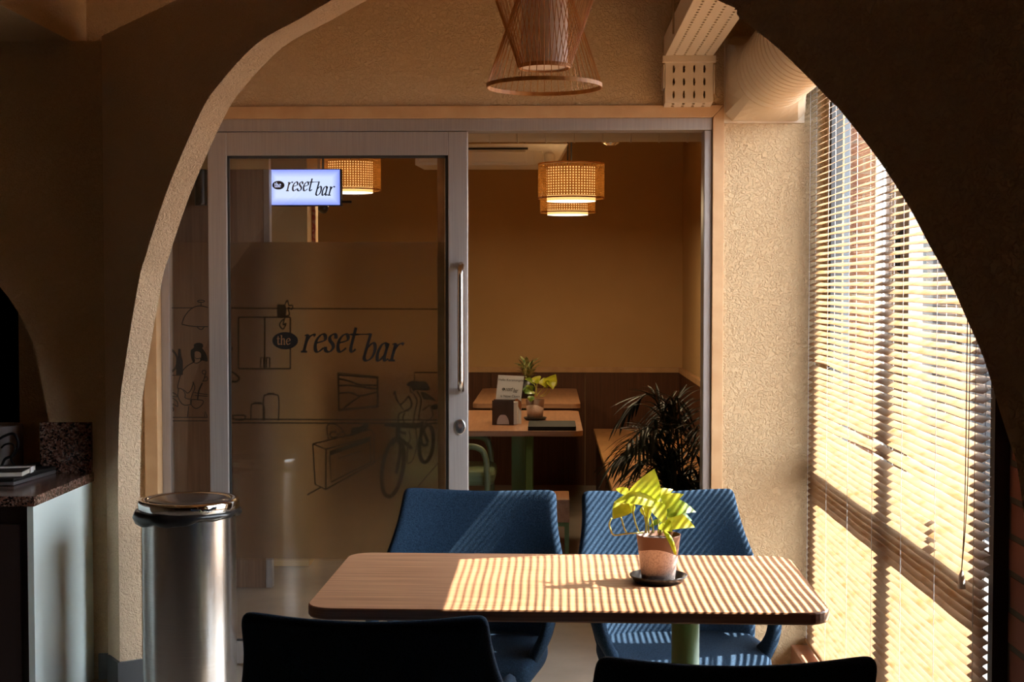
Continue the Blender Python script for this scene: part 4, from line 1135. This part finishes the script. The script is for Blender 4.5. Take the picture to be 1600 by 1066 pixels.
# napkin holder
nh0, nh1 = PZ(769, 664.5, .7505), PZ(803, 663.5, .7505)
NW = nh1.x - nh0.x; NH = PY(786, 626, nh0.y).z - .7505
t = thing('napkin_holder', 'dark brown napkin holder with round cut out holding white napkins', 'napkin holder', ((nh0.x + nh1.x)/2, nh0.y, .7505), -4)
def nplate(mb, y):
    n = 14; r_ = NW*.29; hz_ = NH*.42
    arcp = [(r_*math.cos(PI*k/n), min(hz_, .004 + hz_*math.sin(PI*k/n)) if 0 < k < n else 0) for k in range(n + 1)]
    outer = []
    for k in range(n + 1):
        a = PI*k/n; c_, s_ = math.cos(a), math.sin(a)
        f = min((NW/2)/abs(c_) if abs(c_) > 1e-6 else 1e9, NH/s_ if s_ > 1e-6 else 1e9)
        outer.append((c_*f, s_*f))
    pts = []
    outer2 = []
    for (x, z) in outer: outer2.append((x, z))
    vs = [(x, y, z) for x, z in arcp] + [(x, y, z) for x, z in outer2]
    fs = [(k, k+1, n+1+k+1, n+1+k) for k in range(n)]
    # corners
    base = len(vs); vs += [(NW/2, y, NH), (-NW/2, y, NH)]
    for k in range(n):
        a0, a1 = outer2[k], outer2[k+1]
        if abs(abs(a0[0]) - NW/2) < 1e-6 and abs(a1[1] - NH) < 1e-6 and a0[1] < NH: fs.append((n+1+k, n+1+k+1, base))
        if abs(a0[1] - NH) < 1e-6 and abs(abs(a1[0]) - NW/2) < 1e-6 and a1[1] < NH: fs.append((n+1+k, n+1+k+1, base + 1))
    mb.add(vs, fs)
for yy in (0, .075):
    m_ = MB(); nplate(m_, yy); m_.build('holder_plate', flat('brown holder', (.045, .022, .012), .5) if yy == 0 else bpy.data.materials['brown holder'], t, solid=.004)
m_ = MB(); m_.box((-NW/2, .003, .0), (NW/2, .073, .004)); m_.build('holder_base', bpy.data.materials['brown holder'], t)
m_ = MB(); m_.box((-NW/2 + .004, .006, .0045), (NW/2 + .018, .071, NH*.93)); m_.build('napkins', M['paper'], t)
# menu card
cy_ = nh0.y + .10
ca, cb, cc_, cd = PY(773, 640, cy_), PY(812, 640, cy_), PY(819, 588, cy_), PY(778.5, 586, cy_)
card = thing('menu_card', 'white printed announcement card standing behind the napkin holder', 'card', ((ca.x + cb.x)/2, cy_, .7505))
def CD(f, g, off=0):
    """f across 0..1, g up 0..1 on the visible part"""
    p = ca.lerp(cb, f).lerp(cd.lerp(cc_, f), g); return (p.x, p.y - off, p.z)
lowg = -(ca.z - .752)/(cd.z - ca.z)
m_ = MB(); m_.add([CD(0, lowg), CD(1, lowg), CD(1, 1), CD(0, 1)], [(0,1,2,3)]); sheet = m_.build('card_sheet', M['paper'], card, world=True, solid=.0015)
def text_mesh(body, size, fn, parent, name, mat, align='CENTER'):
    cu = bpy.data.curves.new('t', 'FONT'); cu.body = body; cu.size = size; cu.align_x = align
    ob = bpy.data.objects.new('t', cu); COL.objects.link(ob)
    dg = bpy.context.evaluated_depsgraph_get(); me = bpy.data.meshes.new_from_object(ob.evaluated_get(dg))
    vs = [tuple(v.co) for v in me.vertices]; fs = [tuple(p.vertices) for p in me.polygons]
    bpy.data.objects.remove(ob); bpy.data.curves.remove(cu); bpy.data.meshes.remove(me)
    m_ = MB(); m_.add([fn(v[0], v[1]) for v in vs], fs); return m_.build(name, mat, parent, world=True)
Wc, Hc = (cb - ca).length, (cd - ca).length
def TF(cx, cy2): return lambda u, v: CD(cx + u/Wc, cy2 + v/Hc, .0022)
text_mesh('Hello Koramangala!', .0175, TF(.53, .84), sheet, 'card_text', M['ink'])
text_mesh('is Now Open', .0195, TF(.55, .36), sheet, 'card_text', M['ink'])
for g0_, f0_, f1_ in ((.185, .10, .90), (.155, .42, .72), (.085, .10, .45)):
    m_ = MB(); m_.add([CD(f0_, g0_, .0022), CD(f1_, g0_, .0022), CD(f1_, g0_ + .012, .0022), CD(f0_, g0_ + .012, .0022)], [(0,1,2,3)]); m_.build('fine_print', M['ink'], sheet, world=True)
kk = Wc*.66/208
logo(lambda u, v, lay=0: CD(.20 + (u - 425)*kk/Wc, .56 + (v + 545)*kk*1.25/Hc, .0022 + .0005*lay), None, M['ink'], M['paper'], sheet, 'card')
m_ = MB(); pc = [(0.86,-.02),(1.0,.06),(1.10,-.02),(1.16,-.15),(1.12,-.45),(1.02,-.28),(.90,-.24)]
mc = thing('picture_card', 'small card with a brown pastry picture leaning beside the napkins', 'card', (PY(810, 650, cy_ - .02).x, cy_ - .025, .7505))
e0_, e1_ = PY(800, 640, cy_ - .025), PY(814.5, 640, cy_ - .025)
m_.add([(e0_.x, cy_ - .025, .751), (e1_.x, cy_ - .025, .751), (e1_.x, cy_ - .025, PY(0, 623, cy_).z), (e0_.x, cy_ - .025, PY(0, 623, cy_).z)], [(0,1,2,3)]); m_.build('sheet', M['paper'], mc, world=True, solid=.001)
m_ = MB(); pts = [PY(x, y, cy_ - .0265) for x, y in ((801,625),(808,623),(814,627),(815,634),(813.5,642),(810,636),(804,632))]
m_.add([tuple(p) for p in pts], [tuple(range(len(pts)))]); m_.build('pastry_picture', flat('pastry brown', (.30, .10, .03), .7), mc, world=True)

# black laptop on the near back table
a_, b_ = PZ(825, 673, .7505), PZ(900, 672, .7505); c_, d_ = PZ(897, 657.5, .772), PZ(826, 657.5, .772)
t = thing('laptop', 'closed black laptop flat on the nearer back room table', 'laptop', ((a_.x + b_.x)/2, (a_.y + c_.y)/2, .7505))
hw_, hd_ = (b_.x - a_.x)/2, (c_.y - a_.y)/2
m_ = MB(); m_.prism(rrect(-hw_, -hd_, hw_, hd_, .012, 4), lambda x, y: (x, y, 0), lambda x, y: (x, y, .012)); m_.build('base', M['laptop'], t)
m_ = MB(); m_.prism(rrect(-hw_, -hd_, hw_, hd_, .012, 4), lambda x, y: (x, y, .0125), lambda x, y: (x, y, .021)); m_.build('lid', M['laptop'], t)

# pothos on near back table
pb = PZ(836, 656, .7505)
ss = pb.y/F
sau = thing('plant_saucer', 'small black saucer under the plant on the nearer back room table', 'saucer', (pb.x, pb.y, .7505))
m_ = MB(); m_.lathe([(0, 0), (.055, 0), (.068, .014), (.066, .014), (.054, .003), (0, .003)], 28, cap=False); m_.build('dish', M['black'], sau, smooth=True)
pt2 = thing('potted_plant', 'dark and grey pot with a few heart shaped leaves on the nearer back room table', 'plant', (pb.x, pb.y, .754))
m_ = MB(); m_.lathe([(0, 0), (.044, 0), (.053, .112), (.050, .112), (.047, .10), (0, .10)], 32, cap=False)
m_.build('pot', M['pot'], pt2, smooth=True)
QS = (740, 540, 6.661)
def QL(x, y, dy=0): return PY(QS[0] + x/QS[2], QS[1] + y/QS[2], pb.y + dy)
for i, (b_, t_, d0, d1, up, wd) in enumerate([((770,400),(855,300),0,-.03,(.6,-1,.3),.062*1.2),((790,350),(825,460),0,-.04,(.3,-1,.2),.055),((730,345),(755,440),0,-.02,(-.2,-1,.2),.050),((640,330),(665,400),.02,.0,(-.1,-1,.3),.060),((625,400),(530,350),.0,-.04,(-.1,-.7,.8),.045),
        ((620,480),(530,500),.0,-.05,(-.2,-.8,.5),.06),((690,370),(700,410),.02,.0,(0,-1,.3),.045),((610,530),(590,590),-.05,-.06,(-.3,-1,.2),.04),((560,420),(590,520),.03,.02,(0,-1,.1),.06)]):
    m_ = MB(); leafgrid(m_, QL(*b_, d0), QL(*t_, d1), up, wd*1.15, .006)
    m_.build('leaf', M['leaf'] if i in (0, 1, 2, 3, 6) else M['leaf_dark'], pt2, world=True, smooth=True)
m_ = MB()
for pts in ([(650,530),(655,460),(660,400)],[(650,530),(690,480),(740,430)],[(690,530),(740,490),(775,420)],[(660,530),(645,440),(630,400)],[(700,530),(745,520),(800,455)]):
    m_.tube(spline([QL(*p) for p in pts], 4), .0022, 6)
m_.build('stems', M['stem'], pt2, world=True)
# spiky plant on far back table
pf = PZ(824, 622, .7505)
pt3 = thing('potted_plant', 'bushy variegated plant in a dark pot on the farther back room table', 'plant', (pf.x, pf.y, .7505))
m_ = MB(); m_.lathe([(0, 0), (.045, 0), (.062, .12), (.058, .12), (.055, .105), (0, .105)], 28, cap=False); m_.build('pot', M['black'], pt3, smooth=True)
m_ = MB(); rr_ = random.Random(11)
for k in range(46):
    a = rr_.uniform(0, 2*PI); el = rr_.uniform(.25, 1.35); L = rr_.uniform(.07, .13)
    b_ = Vector((.02*math.cos(a), .02*math.sin(a), .13 + rr_.uniform(0, .09)))
    t_ = b_ + Vector((math.cos(a)*math.cos(el), math.sin(a)*math.cos(el), math.sin(el)*.75))*L
    leafgrid(m_, b_, t_, (0, 0, 1), .026, .008, heart=False, nl=6)
m_.build('foliage', M['leaf_var'], pt3, smooth=True)

# benches along the right
bx = .323
for lab, y0, y1, zt in (('far wooden bench box along the right wall of the back room', 8.72, 10.6, .45), ('nearer wooden bench box along the right wall, half hidden by the palm', 6.95, 8.70, .452)):
    t = thing('bench', lab, 'bench', ((bx + .96)/2, (y0 + y1)/2, 0), 0, 'wood benches in the back room')
    m_ = MB(); m_.box((bx, y0, zt - .03), (XB - .035, y1, zt)); m_.build('seat', M['bench'], t, world=True, bevel=.003)
    m_ = MB(); m_.box((bx + .02, y0 + .02, 0), (XB - .04, y1 - .02, zt - .031)); m_.build('base', M['walnut'], t, world=True)
# low stool between the armchairs
sl = PY(890, 781, 7.0)
t = thing('stool', 'low wooden stool on green metal legs seen between the two armchairs', 'stool', (sl.x - .22, 7.15, 0))
zt = sl.z; zb = PY(890, 817, 7.0).z
m_ = MB(); m_.box((sl.x - .30, 7.0, zb), (sl.x, 7.3, zt)); m_.build('seat', M['tableY'], t, world=True, bevel=.003)
for xx in (sl.x - .28, sl.x - .022):
    for yy in (7.02, 7.26):
        m_ = MB(); m_.box((xx, yy, 0), (xx + .02, yy + .02, zb - .02)); m_.build('leg', M['green'], t, world=True)
for yy in (7.02, 7.26):
    m_ = MB(); m_.box((sl.x - .28, yy, zb - .022), (sl.x - .002, yy + .02, zb - .0005)); m_.build('rail', M['green'], t, world=True)

# pale green stacking armchair under the near table
gx, gy_ = PY(748, 700, 7.35).x, 7.35
t = thing('garden_armchair', 'pale green plastic armchair tucked beside the nearer back room table', 'chair', (gx - .15, gy_ + .12, 0))
m_ = MB(); m_.prism(rrect(-.24, -.22, .235, .22, .06), lambda x, y: (x, y, .485), lambda x, y: (x, y, .565)); m_.build('seat', M['green_pale'], t, bevel=.025)
for sy in (-1, 1):
    m_ = MB(); m_.tube(spline([(-.22, sy*.24, .69), (.05, sy*.25, .695), (.15, sy*.25, .688), (.19, sy*.25, .64), (.20, sy*.25, .50), (.215, sy*.25, .0)], 5), [.016]*26, 10); m_.build('arm', M['green_pale'], t, smooth=True)
    m_ = MB(); m_.tube([(-.22, sy*.20, .49), (-.27, sy*.22, 0)], .02, 8); m_.build('leg', M['green_pale'], t, smooth=True)
m_ = MB(); m_.box((-.27, -.22, .50), (-.235, .22, .90)); m_.build('backrest', M['green_pale'], t, bevel=.02)

# palm
pp = (.60, 6.30)
palm = thing('potted_palm', 'dark leafy palm in a pot behind the right door jamb', 'plant', (pp[0], pp[1], .0125))
m_ = MB(); m_.lathe([(0, 0), (.11, 0), (.15, .26), (.155, .28), (.145, .28), (.14, .25), (0, .25)], 32, cap=False); m_.build('pot', M['black'], palm, smooth=True)
t = thing('plant_saucer', 'dark red saucer on the floor under the palm', 'saucer', (pp[0], pp[1], 0))
m_ = MB(); m_.lathe([(0, 0), (.14, 0), (.165, .03), (.16, .03), (.135, .012), (0, .012)], 32, cap=False); m_.build('dish', M['terra_red'], t, smooth=True)
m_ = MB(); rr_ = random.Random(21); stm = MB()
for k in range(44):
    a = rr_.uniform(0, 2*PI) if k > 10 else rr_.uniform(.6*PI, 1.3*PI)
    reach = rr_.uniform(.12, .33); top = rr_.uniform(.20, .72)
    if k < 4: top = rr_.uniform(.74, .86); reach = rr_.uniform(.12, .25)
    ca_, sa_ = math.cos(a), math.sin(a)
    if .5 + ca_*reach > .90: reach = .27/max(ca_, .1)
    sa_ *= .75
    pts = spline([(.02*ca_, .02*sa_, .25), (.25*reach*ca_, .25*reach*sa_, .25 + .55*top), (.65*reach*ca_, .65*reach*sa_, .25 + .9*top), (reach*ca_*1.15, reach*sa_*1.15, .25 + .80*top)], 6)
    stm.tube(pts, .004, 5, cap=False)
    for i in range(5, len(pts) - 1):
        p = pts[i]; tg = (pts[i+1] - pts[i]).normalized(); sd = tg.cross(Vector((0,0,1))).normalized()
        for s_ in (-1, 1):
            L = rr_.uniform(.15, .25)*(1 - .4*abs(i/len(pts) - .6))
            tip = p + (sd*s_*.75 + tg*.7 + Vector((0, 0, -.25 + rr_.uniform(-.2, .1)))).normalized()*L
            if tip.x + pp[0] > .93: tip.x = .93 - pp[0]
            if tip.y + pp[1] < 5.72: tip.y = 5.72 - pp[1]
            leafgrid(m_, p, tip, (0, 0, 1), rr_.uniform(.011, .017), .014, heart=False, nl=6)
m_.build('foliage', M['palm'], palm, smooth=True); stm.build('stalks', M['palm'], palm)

# cane pendant lamps
def cane_lamp(label, xc, y, zb, wpx, hpx, on=2.6):
    s_ = y/F; r_ = wpx*s_/2; h_ = hpx*s_
    t = thing('cane_pendant', label, 'pendant lamp', (xc, y, zb), 0, 'woven cane drum lamps in the back room')
    nu = 72; nv = max(8, int(h_/(2*PI*r_/nu)))
    m_ = MB(); perforated(m_, lambda u, v: (r_*math.cos(u), r_*math.sin(u), v), 2*PI, h_, nu, nv, 2*PI/nu*.24, h_/nv*.24, mv=h_*.06)
    csh = m_.build('cane_shade', M['cane'], t)
    m_ = MB()
    for z in (0, h_ - .008): m_.lathe([(r_ + .001, z), (r_ + .001, z + .008), (r_ - .003, z + .008), (r_ - .003, z), (r_ + .001, z)], 56, cap=False)
    m_.build('shade_ring', M['cane'], csh)
    ri_ = r_*.735
    m_ = MB(); m_.lathe([(ri_, -.012), (ri_, h_ - .02)], 48, cap=False); dr = m_.build('inner_drum', M['drum'], t, smooth=False)
    m_ = MB(); m_.lathe([(0, -.0125), (ri_, -.0125)], 48, cap=False); m_.build('diffuser', M['lamp_on'], dr)
    m_ = MB(); m_.tube([(0, 0, h_*.7), (0, 0, CEIL - zb)], .004, 8); m_.build('cord', M['black'], t)
    m_ = MB()
    for k in range(4):
        a = PI*k/2 + .4; m_ = MB(); m_.tube([(ri_*math.cos(a), ri_*math.sin(a), h_*.85), (r_*math.cos(a), r_*math.sin(a), h_*.9)], .002, 5); m_.build('spoke', M['black'], t)
    bu = bpy.data.lights.new('lamp_bulb', 'POINT'); bu.energy = on*.40; bu.shadow_soft_size = .03; bu.color = (1.0, .74, .42)
    bo = bpy.data.objects.new('lamp_bulb', bu); COL.objects.link(bo); bo.parent = t; bo.location = (0, 0, h_*.55)
    ld = bpy.data.lights.new('lamp_light', 'AREA'); ld.shape = 'DISK'; ld.size = ri_*1.9; ld.energy = on; ld.color = (1.0, .74, .42)
    lo = bpy.data.objects.new('lamp_light', ld); COL.objects.link(lo); lo.parent = t; lo.location = (0, 0, -.0145)
    return t
LAMP_W = 3.9
p1 = PY(892.5, 311, 7.55); cane_lamp('nearest glowing woven cane drum lamp right of the door edge', p1.x, 7.55, p1.z, 103, 55, LAMP_W)
p2 = PY(887, 333, 9.04); cane_lamp('cane drum lamp farther back, peeping out below the nearest one', p2.x, 9.04, p2.z, 86, 46, LAMP_W)
p3 = PY(548, 298, 8.27); cane_lamp('cane drum lamp seen through the door glass behind the lit sign', p3.x, 8.27, p3.z, 94, 50, LAMP_W)

# ceiling duct across the back room
dz_ = PY(900, 222, 6.95).z + .12
t = thing('ceiling_duct', 'beige ribbed round duct crossing the back room just under the door head', 'air duct', (-.3, 6.95, dz_))
m_ = MB(); m_.tube([(-2.4, 6.95, dz_), (.97, 6.95, dz_)], .12, 40); m_.build('duct_pipe', M['duct'], t, world=True, smooth=True)
m_ = MB()
for k in range(24):
    xx = -2.35 + k*.137
    m_ = MB(); m_.tube([(xx, 6.95 + .1205*math.cos(2*PI*j/32), dz_ + .1205*math.sin(2*PI*j/32)) for j in range(32)], .004, 6, loop=True); m_.build('rib', M['duct'], t, world=True, smooth=True)
m_ = MB()
for xx in (-1.8, -.4, .8):
    m_ = MB(); m_.tube([(xx, 6.95, dz_ + .12), (xx, 6.95, CEIL - .002)], .004, 6); m_.build('hanger', M['satin'], t, world=True)
cd_ = PY(955, 221, 7.15)
t = thing('ceiling_fitting', 'small shiny metal dome showing below the back room duct', 'light fitting', (cd_.x, 7.15, cd_.z))
m_ = MB(); m_.lathe([(0, -.022), (.02, -.020), (.038, -.010), (.046, .004), (.04, .03), (.02, .04)], 24, cap=False); m_.build('dome', M['chrome'], t, smooth=False)
m_ = MB(); m_.tube([(0, 0, .038), (0, 0, CEIL - cd_.z)], .006, 8); m_.build('rod', M['satin'], t)

# air conditioner
ay = 8.0
a0 = PY(888, 224, ay); a1 = PY(872, 258, ay); zt, zb_ = a0.z, a1.z
t = thing('air_conditioner', 'white under ceiling air conditioner beside the nearest cane lamp', 'air conditioner', (a0.x - .6, ay + .3, zb_))
XLc = a0.x - .86
m_ = MB(); prof = [(XLc, zt), (a0.x, zt), (a1.x - .01, zb_), (XLc, zb_)]
m_.prism(prof, lambda x, z: (x, ay, z), lambda x, z: (x, ay + .55, z + .02)); m_.build('housing', M['white'], t, world=True, bevel=.006)
m_ = MB(); m_.box((XLc + .04, ay - .008, PY(0, 236, ay).z), (PY(825, 236, ay).x, ay + .002, PY(0, 233, ay).z)); m_.build('air_slot', M['black'], t, world=True)
m_ = MB(); m_.box((XLc + .02, ay - .016, PY(0, 256, ay).z), (PY(822, 240, ay).x, ay - .001, PY(0, 239, ay).z)); m_.build('vane', M['white'], t, world=True, bevel=.004)
m_ = MB(); va, vb = PY(834, 240, ay).x, PY(856, 240, ay).x
m_.lathe([(.012, -.03), (.028, -.02), (.03, .0), (.028, .02), (.012, .03)], 20, c=(vb + .01, ay - .004, (zt + zb_)/2 - .02)); m_.box((va, ay - .010, zb_ + .012), (va + .05, ay - .001, zb_ + .075)); m_.build('corner_louvre', M['white'], t, world=True, bevel=.002)
m_ = MB()
for xx in (XLc + .2, a0.x - .25):
    m_ = MB(); m_.tube([(xx, ay + .3, zt + .005), (xx, ay + .3, CEIL - .002)], .006, 6); m_.build('hanger', M['satin'], t, world=True)

# left part of the back room seen through the door
wy = 7.05
wx0, wx1, wzt_ = -2.4, PY(412, 300, wy).x, PY(400, 265, wy).z
t = thing('wood_partition', 'tall brown wood grained partition seen at the upper left through the door', 'partition', ((wx0 + wx1)/2, wy, 0))
m_ = MB(); m_.box((wx0, wy, 0), (wx1, wy + .05, wzt_)); m_.build('panel', M['walnut_grey'], t, world=True)
m_ = MB(); m_.box((wx1, wy - .004, 0), (PY(421, 300, wy).x, wy + .054, wzt_)); m_.build('edge_trim', M['alu'], t, world=True)
struct(MB().box((wx0, wy - .01, wzt_ + .001), (PY(421, 300, wy).x, wy + .04, CEIL)).build('trim_bulkhead', M['plaster_smooth']), 'pale bulkhead over the wood partition', 'bulkhead')
cyl_ = 7.60
cx0, cx1 = PY(421, 340, cyl_).x, PY(480, 340, cyl_).x
struct(MB().box((cx0, cyl_, 0), (cx1, cyl_ + .35, CEIL)).build('wall_column', M['plaster_smooth']), 'cream square column behind the lit sign', 'column')
# lit sign
sy_ = 7.45
s0_, s1_ = PY(420, 320.5, sy_), PY(531, 265, sy_)
sg = thing('lightbox_sign', 'glowing white blue lightbox sign with dark italic lettering behind the door glass', 'sign', ((s0_.x + s1_.x)/2, sy_, s0_.z))
m_ = MB(); m_.box((s0_.x - .004, sy_, s0_.z - .004), (s1_.x + .005, sy_ + .06, s1_.z + .004)); m_.build('sign_case', M['frame_dark'], sg, world=True)
m_ = MB(); m_.add([(s0_.x, sy_ - .002, s0_.z), (s1_.x, sy_ - .002, s0_.z), (s1_.x, sy_ - .002, s1_.z), (s0_.x, sy_ - .002, s1_.z)], [(0,1,2,3)]); lf = m_.build('lit_face', M['sign_on'], sg, world=True)
ks = (524.5 - 425.5)/208.0
def SG(u, v, lay=0):
    p = PY(425.5 + (u - 425.5)*ks, 289.5 + (-v - 532.5)*ks*1.06, sy_ - .004); return (p.x, p.y - .001*lay, p.z)
M['sign_white'] = flat('lit white lettering', (.6, .65, .9), .5, emit=(.34, .40, .56), es=1.0)
logo(SG, None, M['navyink'], M['sign_white'], lf, 'sign')
m_ = MB(); ar = PY(548, 315, sy_); m_.box((s1_.x - .02, sy_ + .02, ar.z - .006), (ar.x, sy_ + .035, ar.z + .006)); m_.box((cx1 - .06, sy_ + .06, ar.z), (cx1 - .03, cyl_, s1_.z - .03)); m_.build('bracket', M['black'], sg, world=True)
# red vertical board, camera, wall lamp
r0, r1 = PY(482, 320, 7.75), PY(492.5, 320, 7.75)
t = thing('red_sign_board', 'narrow red vertical notice board beside the cream column', 'sign', ((r0.x + r1.x)/2, 7.75, 1.0))
m_ = MB(); m_.box((r0.x + .002, 7.75, 1.0), (r1.x, 7.77, r0.z + .06)); m_.build('board', M['redpaint'], t, world=True)
m_ = MB(); m_.box((cx1 + .0005, 7.745, 1.0), (r0.x + .0015, 7.775, r0.z + .06)); m_.build('mount_strip', M['black'], t, world=True)
vc = PY(505, 326, 7.9)
t = thing('security_camera', 'small grey dome shaped camera just below the lit sign', 'camera', (vc.x, 7.9, vc.z))
m_ = MB(); m_.lathe([(0, -.028), (.016, -.024), (.028, -.008), (.03, .008), (.026, .02), (0, .022)], 24, cap=False); m_.build('dome', M['black'], t, smooth=True)
m_ = MB(); m_.tube([(0, 0, .02), (0, 0, CEIL - vc.z)], .007, 8); m_.build('stem', M['black'], t)
sp_ = PY(314, 293, wy - .05)
t = thing('wall_speaker', 'dark cylindrical speaker on the wood partition at the arch edge', 'speaker', (sp_.x, wy - .05, sp_.z))
m_ = MB(); m_.lathe([(0, -.088), (.028, -.088), (.030, -.08), (.030, .08), (.028, .088), (0, .088)], 24, cap=False); m_.build('body', M['black'], t, smooth=False)
m_ = MB(); m_.box((-.01, .02, -.02), (.01, .0495, .02)); m_.build('bracket', M['black'], t)

# ================================================================== OUTSIDE
struct(MB().box((XW + .25, -6, -.25), (16, 26, -.15)).build('ground_outside', M['concrete']), 'sunlit concrete yard outside the window, darkened against the sky glare', 'ground')
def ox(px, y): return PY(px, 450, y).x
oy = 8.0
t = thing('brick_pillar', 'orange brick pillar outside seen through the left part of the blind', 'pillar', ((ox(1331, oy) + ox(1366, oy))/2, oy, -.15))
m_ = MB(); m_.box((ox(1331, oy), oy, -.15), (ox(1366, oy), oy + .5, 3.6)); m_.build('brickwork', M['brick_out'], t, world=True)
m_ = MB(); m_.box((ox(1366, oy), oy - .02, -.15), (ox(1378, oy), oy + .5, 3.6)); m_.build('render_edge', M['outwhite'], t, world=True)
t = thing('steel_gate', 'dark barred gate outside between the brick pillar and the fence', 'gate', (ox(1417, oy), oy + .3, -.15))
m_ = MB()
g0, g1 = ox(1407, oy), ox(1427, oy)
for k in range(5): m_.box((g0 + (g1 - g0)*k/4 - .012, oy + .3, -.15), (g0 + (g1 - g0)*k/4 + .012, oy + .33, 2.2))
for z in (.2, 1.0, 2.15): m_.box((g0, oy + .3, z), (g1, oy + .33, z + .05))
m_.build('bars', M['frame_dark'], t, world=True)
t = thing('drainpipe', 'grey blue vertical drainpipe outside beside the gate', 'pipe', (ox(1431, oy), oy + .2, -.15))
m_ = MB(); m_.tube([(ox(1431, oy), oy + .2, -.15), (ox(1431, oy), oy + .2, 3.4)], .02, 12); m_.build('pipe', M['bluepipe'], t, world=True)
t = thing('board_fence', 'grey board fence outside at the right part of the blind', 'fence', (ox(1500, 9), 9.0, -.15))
m_ = MB(); m_.box((ox(1436, 9), 9.0, -.15), (ox(1640, 9), 9.06, 3.2)); m_.build('boards', M['siding_darkened'], t, world=True)
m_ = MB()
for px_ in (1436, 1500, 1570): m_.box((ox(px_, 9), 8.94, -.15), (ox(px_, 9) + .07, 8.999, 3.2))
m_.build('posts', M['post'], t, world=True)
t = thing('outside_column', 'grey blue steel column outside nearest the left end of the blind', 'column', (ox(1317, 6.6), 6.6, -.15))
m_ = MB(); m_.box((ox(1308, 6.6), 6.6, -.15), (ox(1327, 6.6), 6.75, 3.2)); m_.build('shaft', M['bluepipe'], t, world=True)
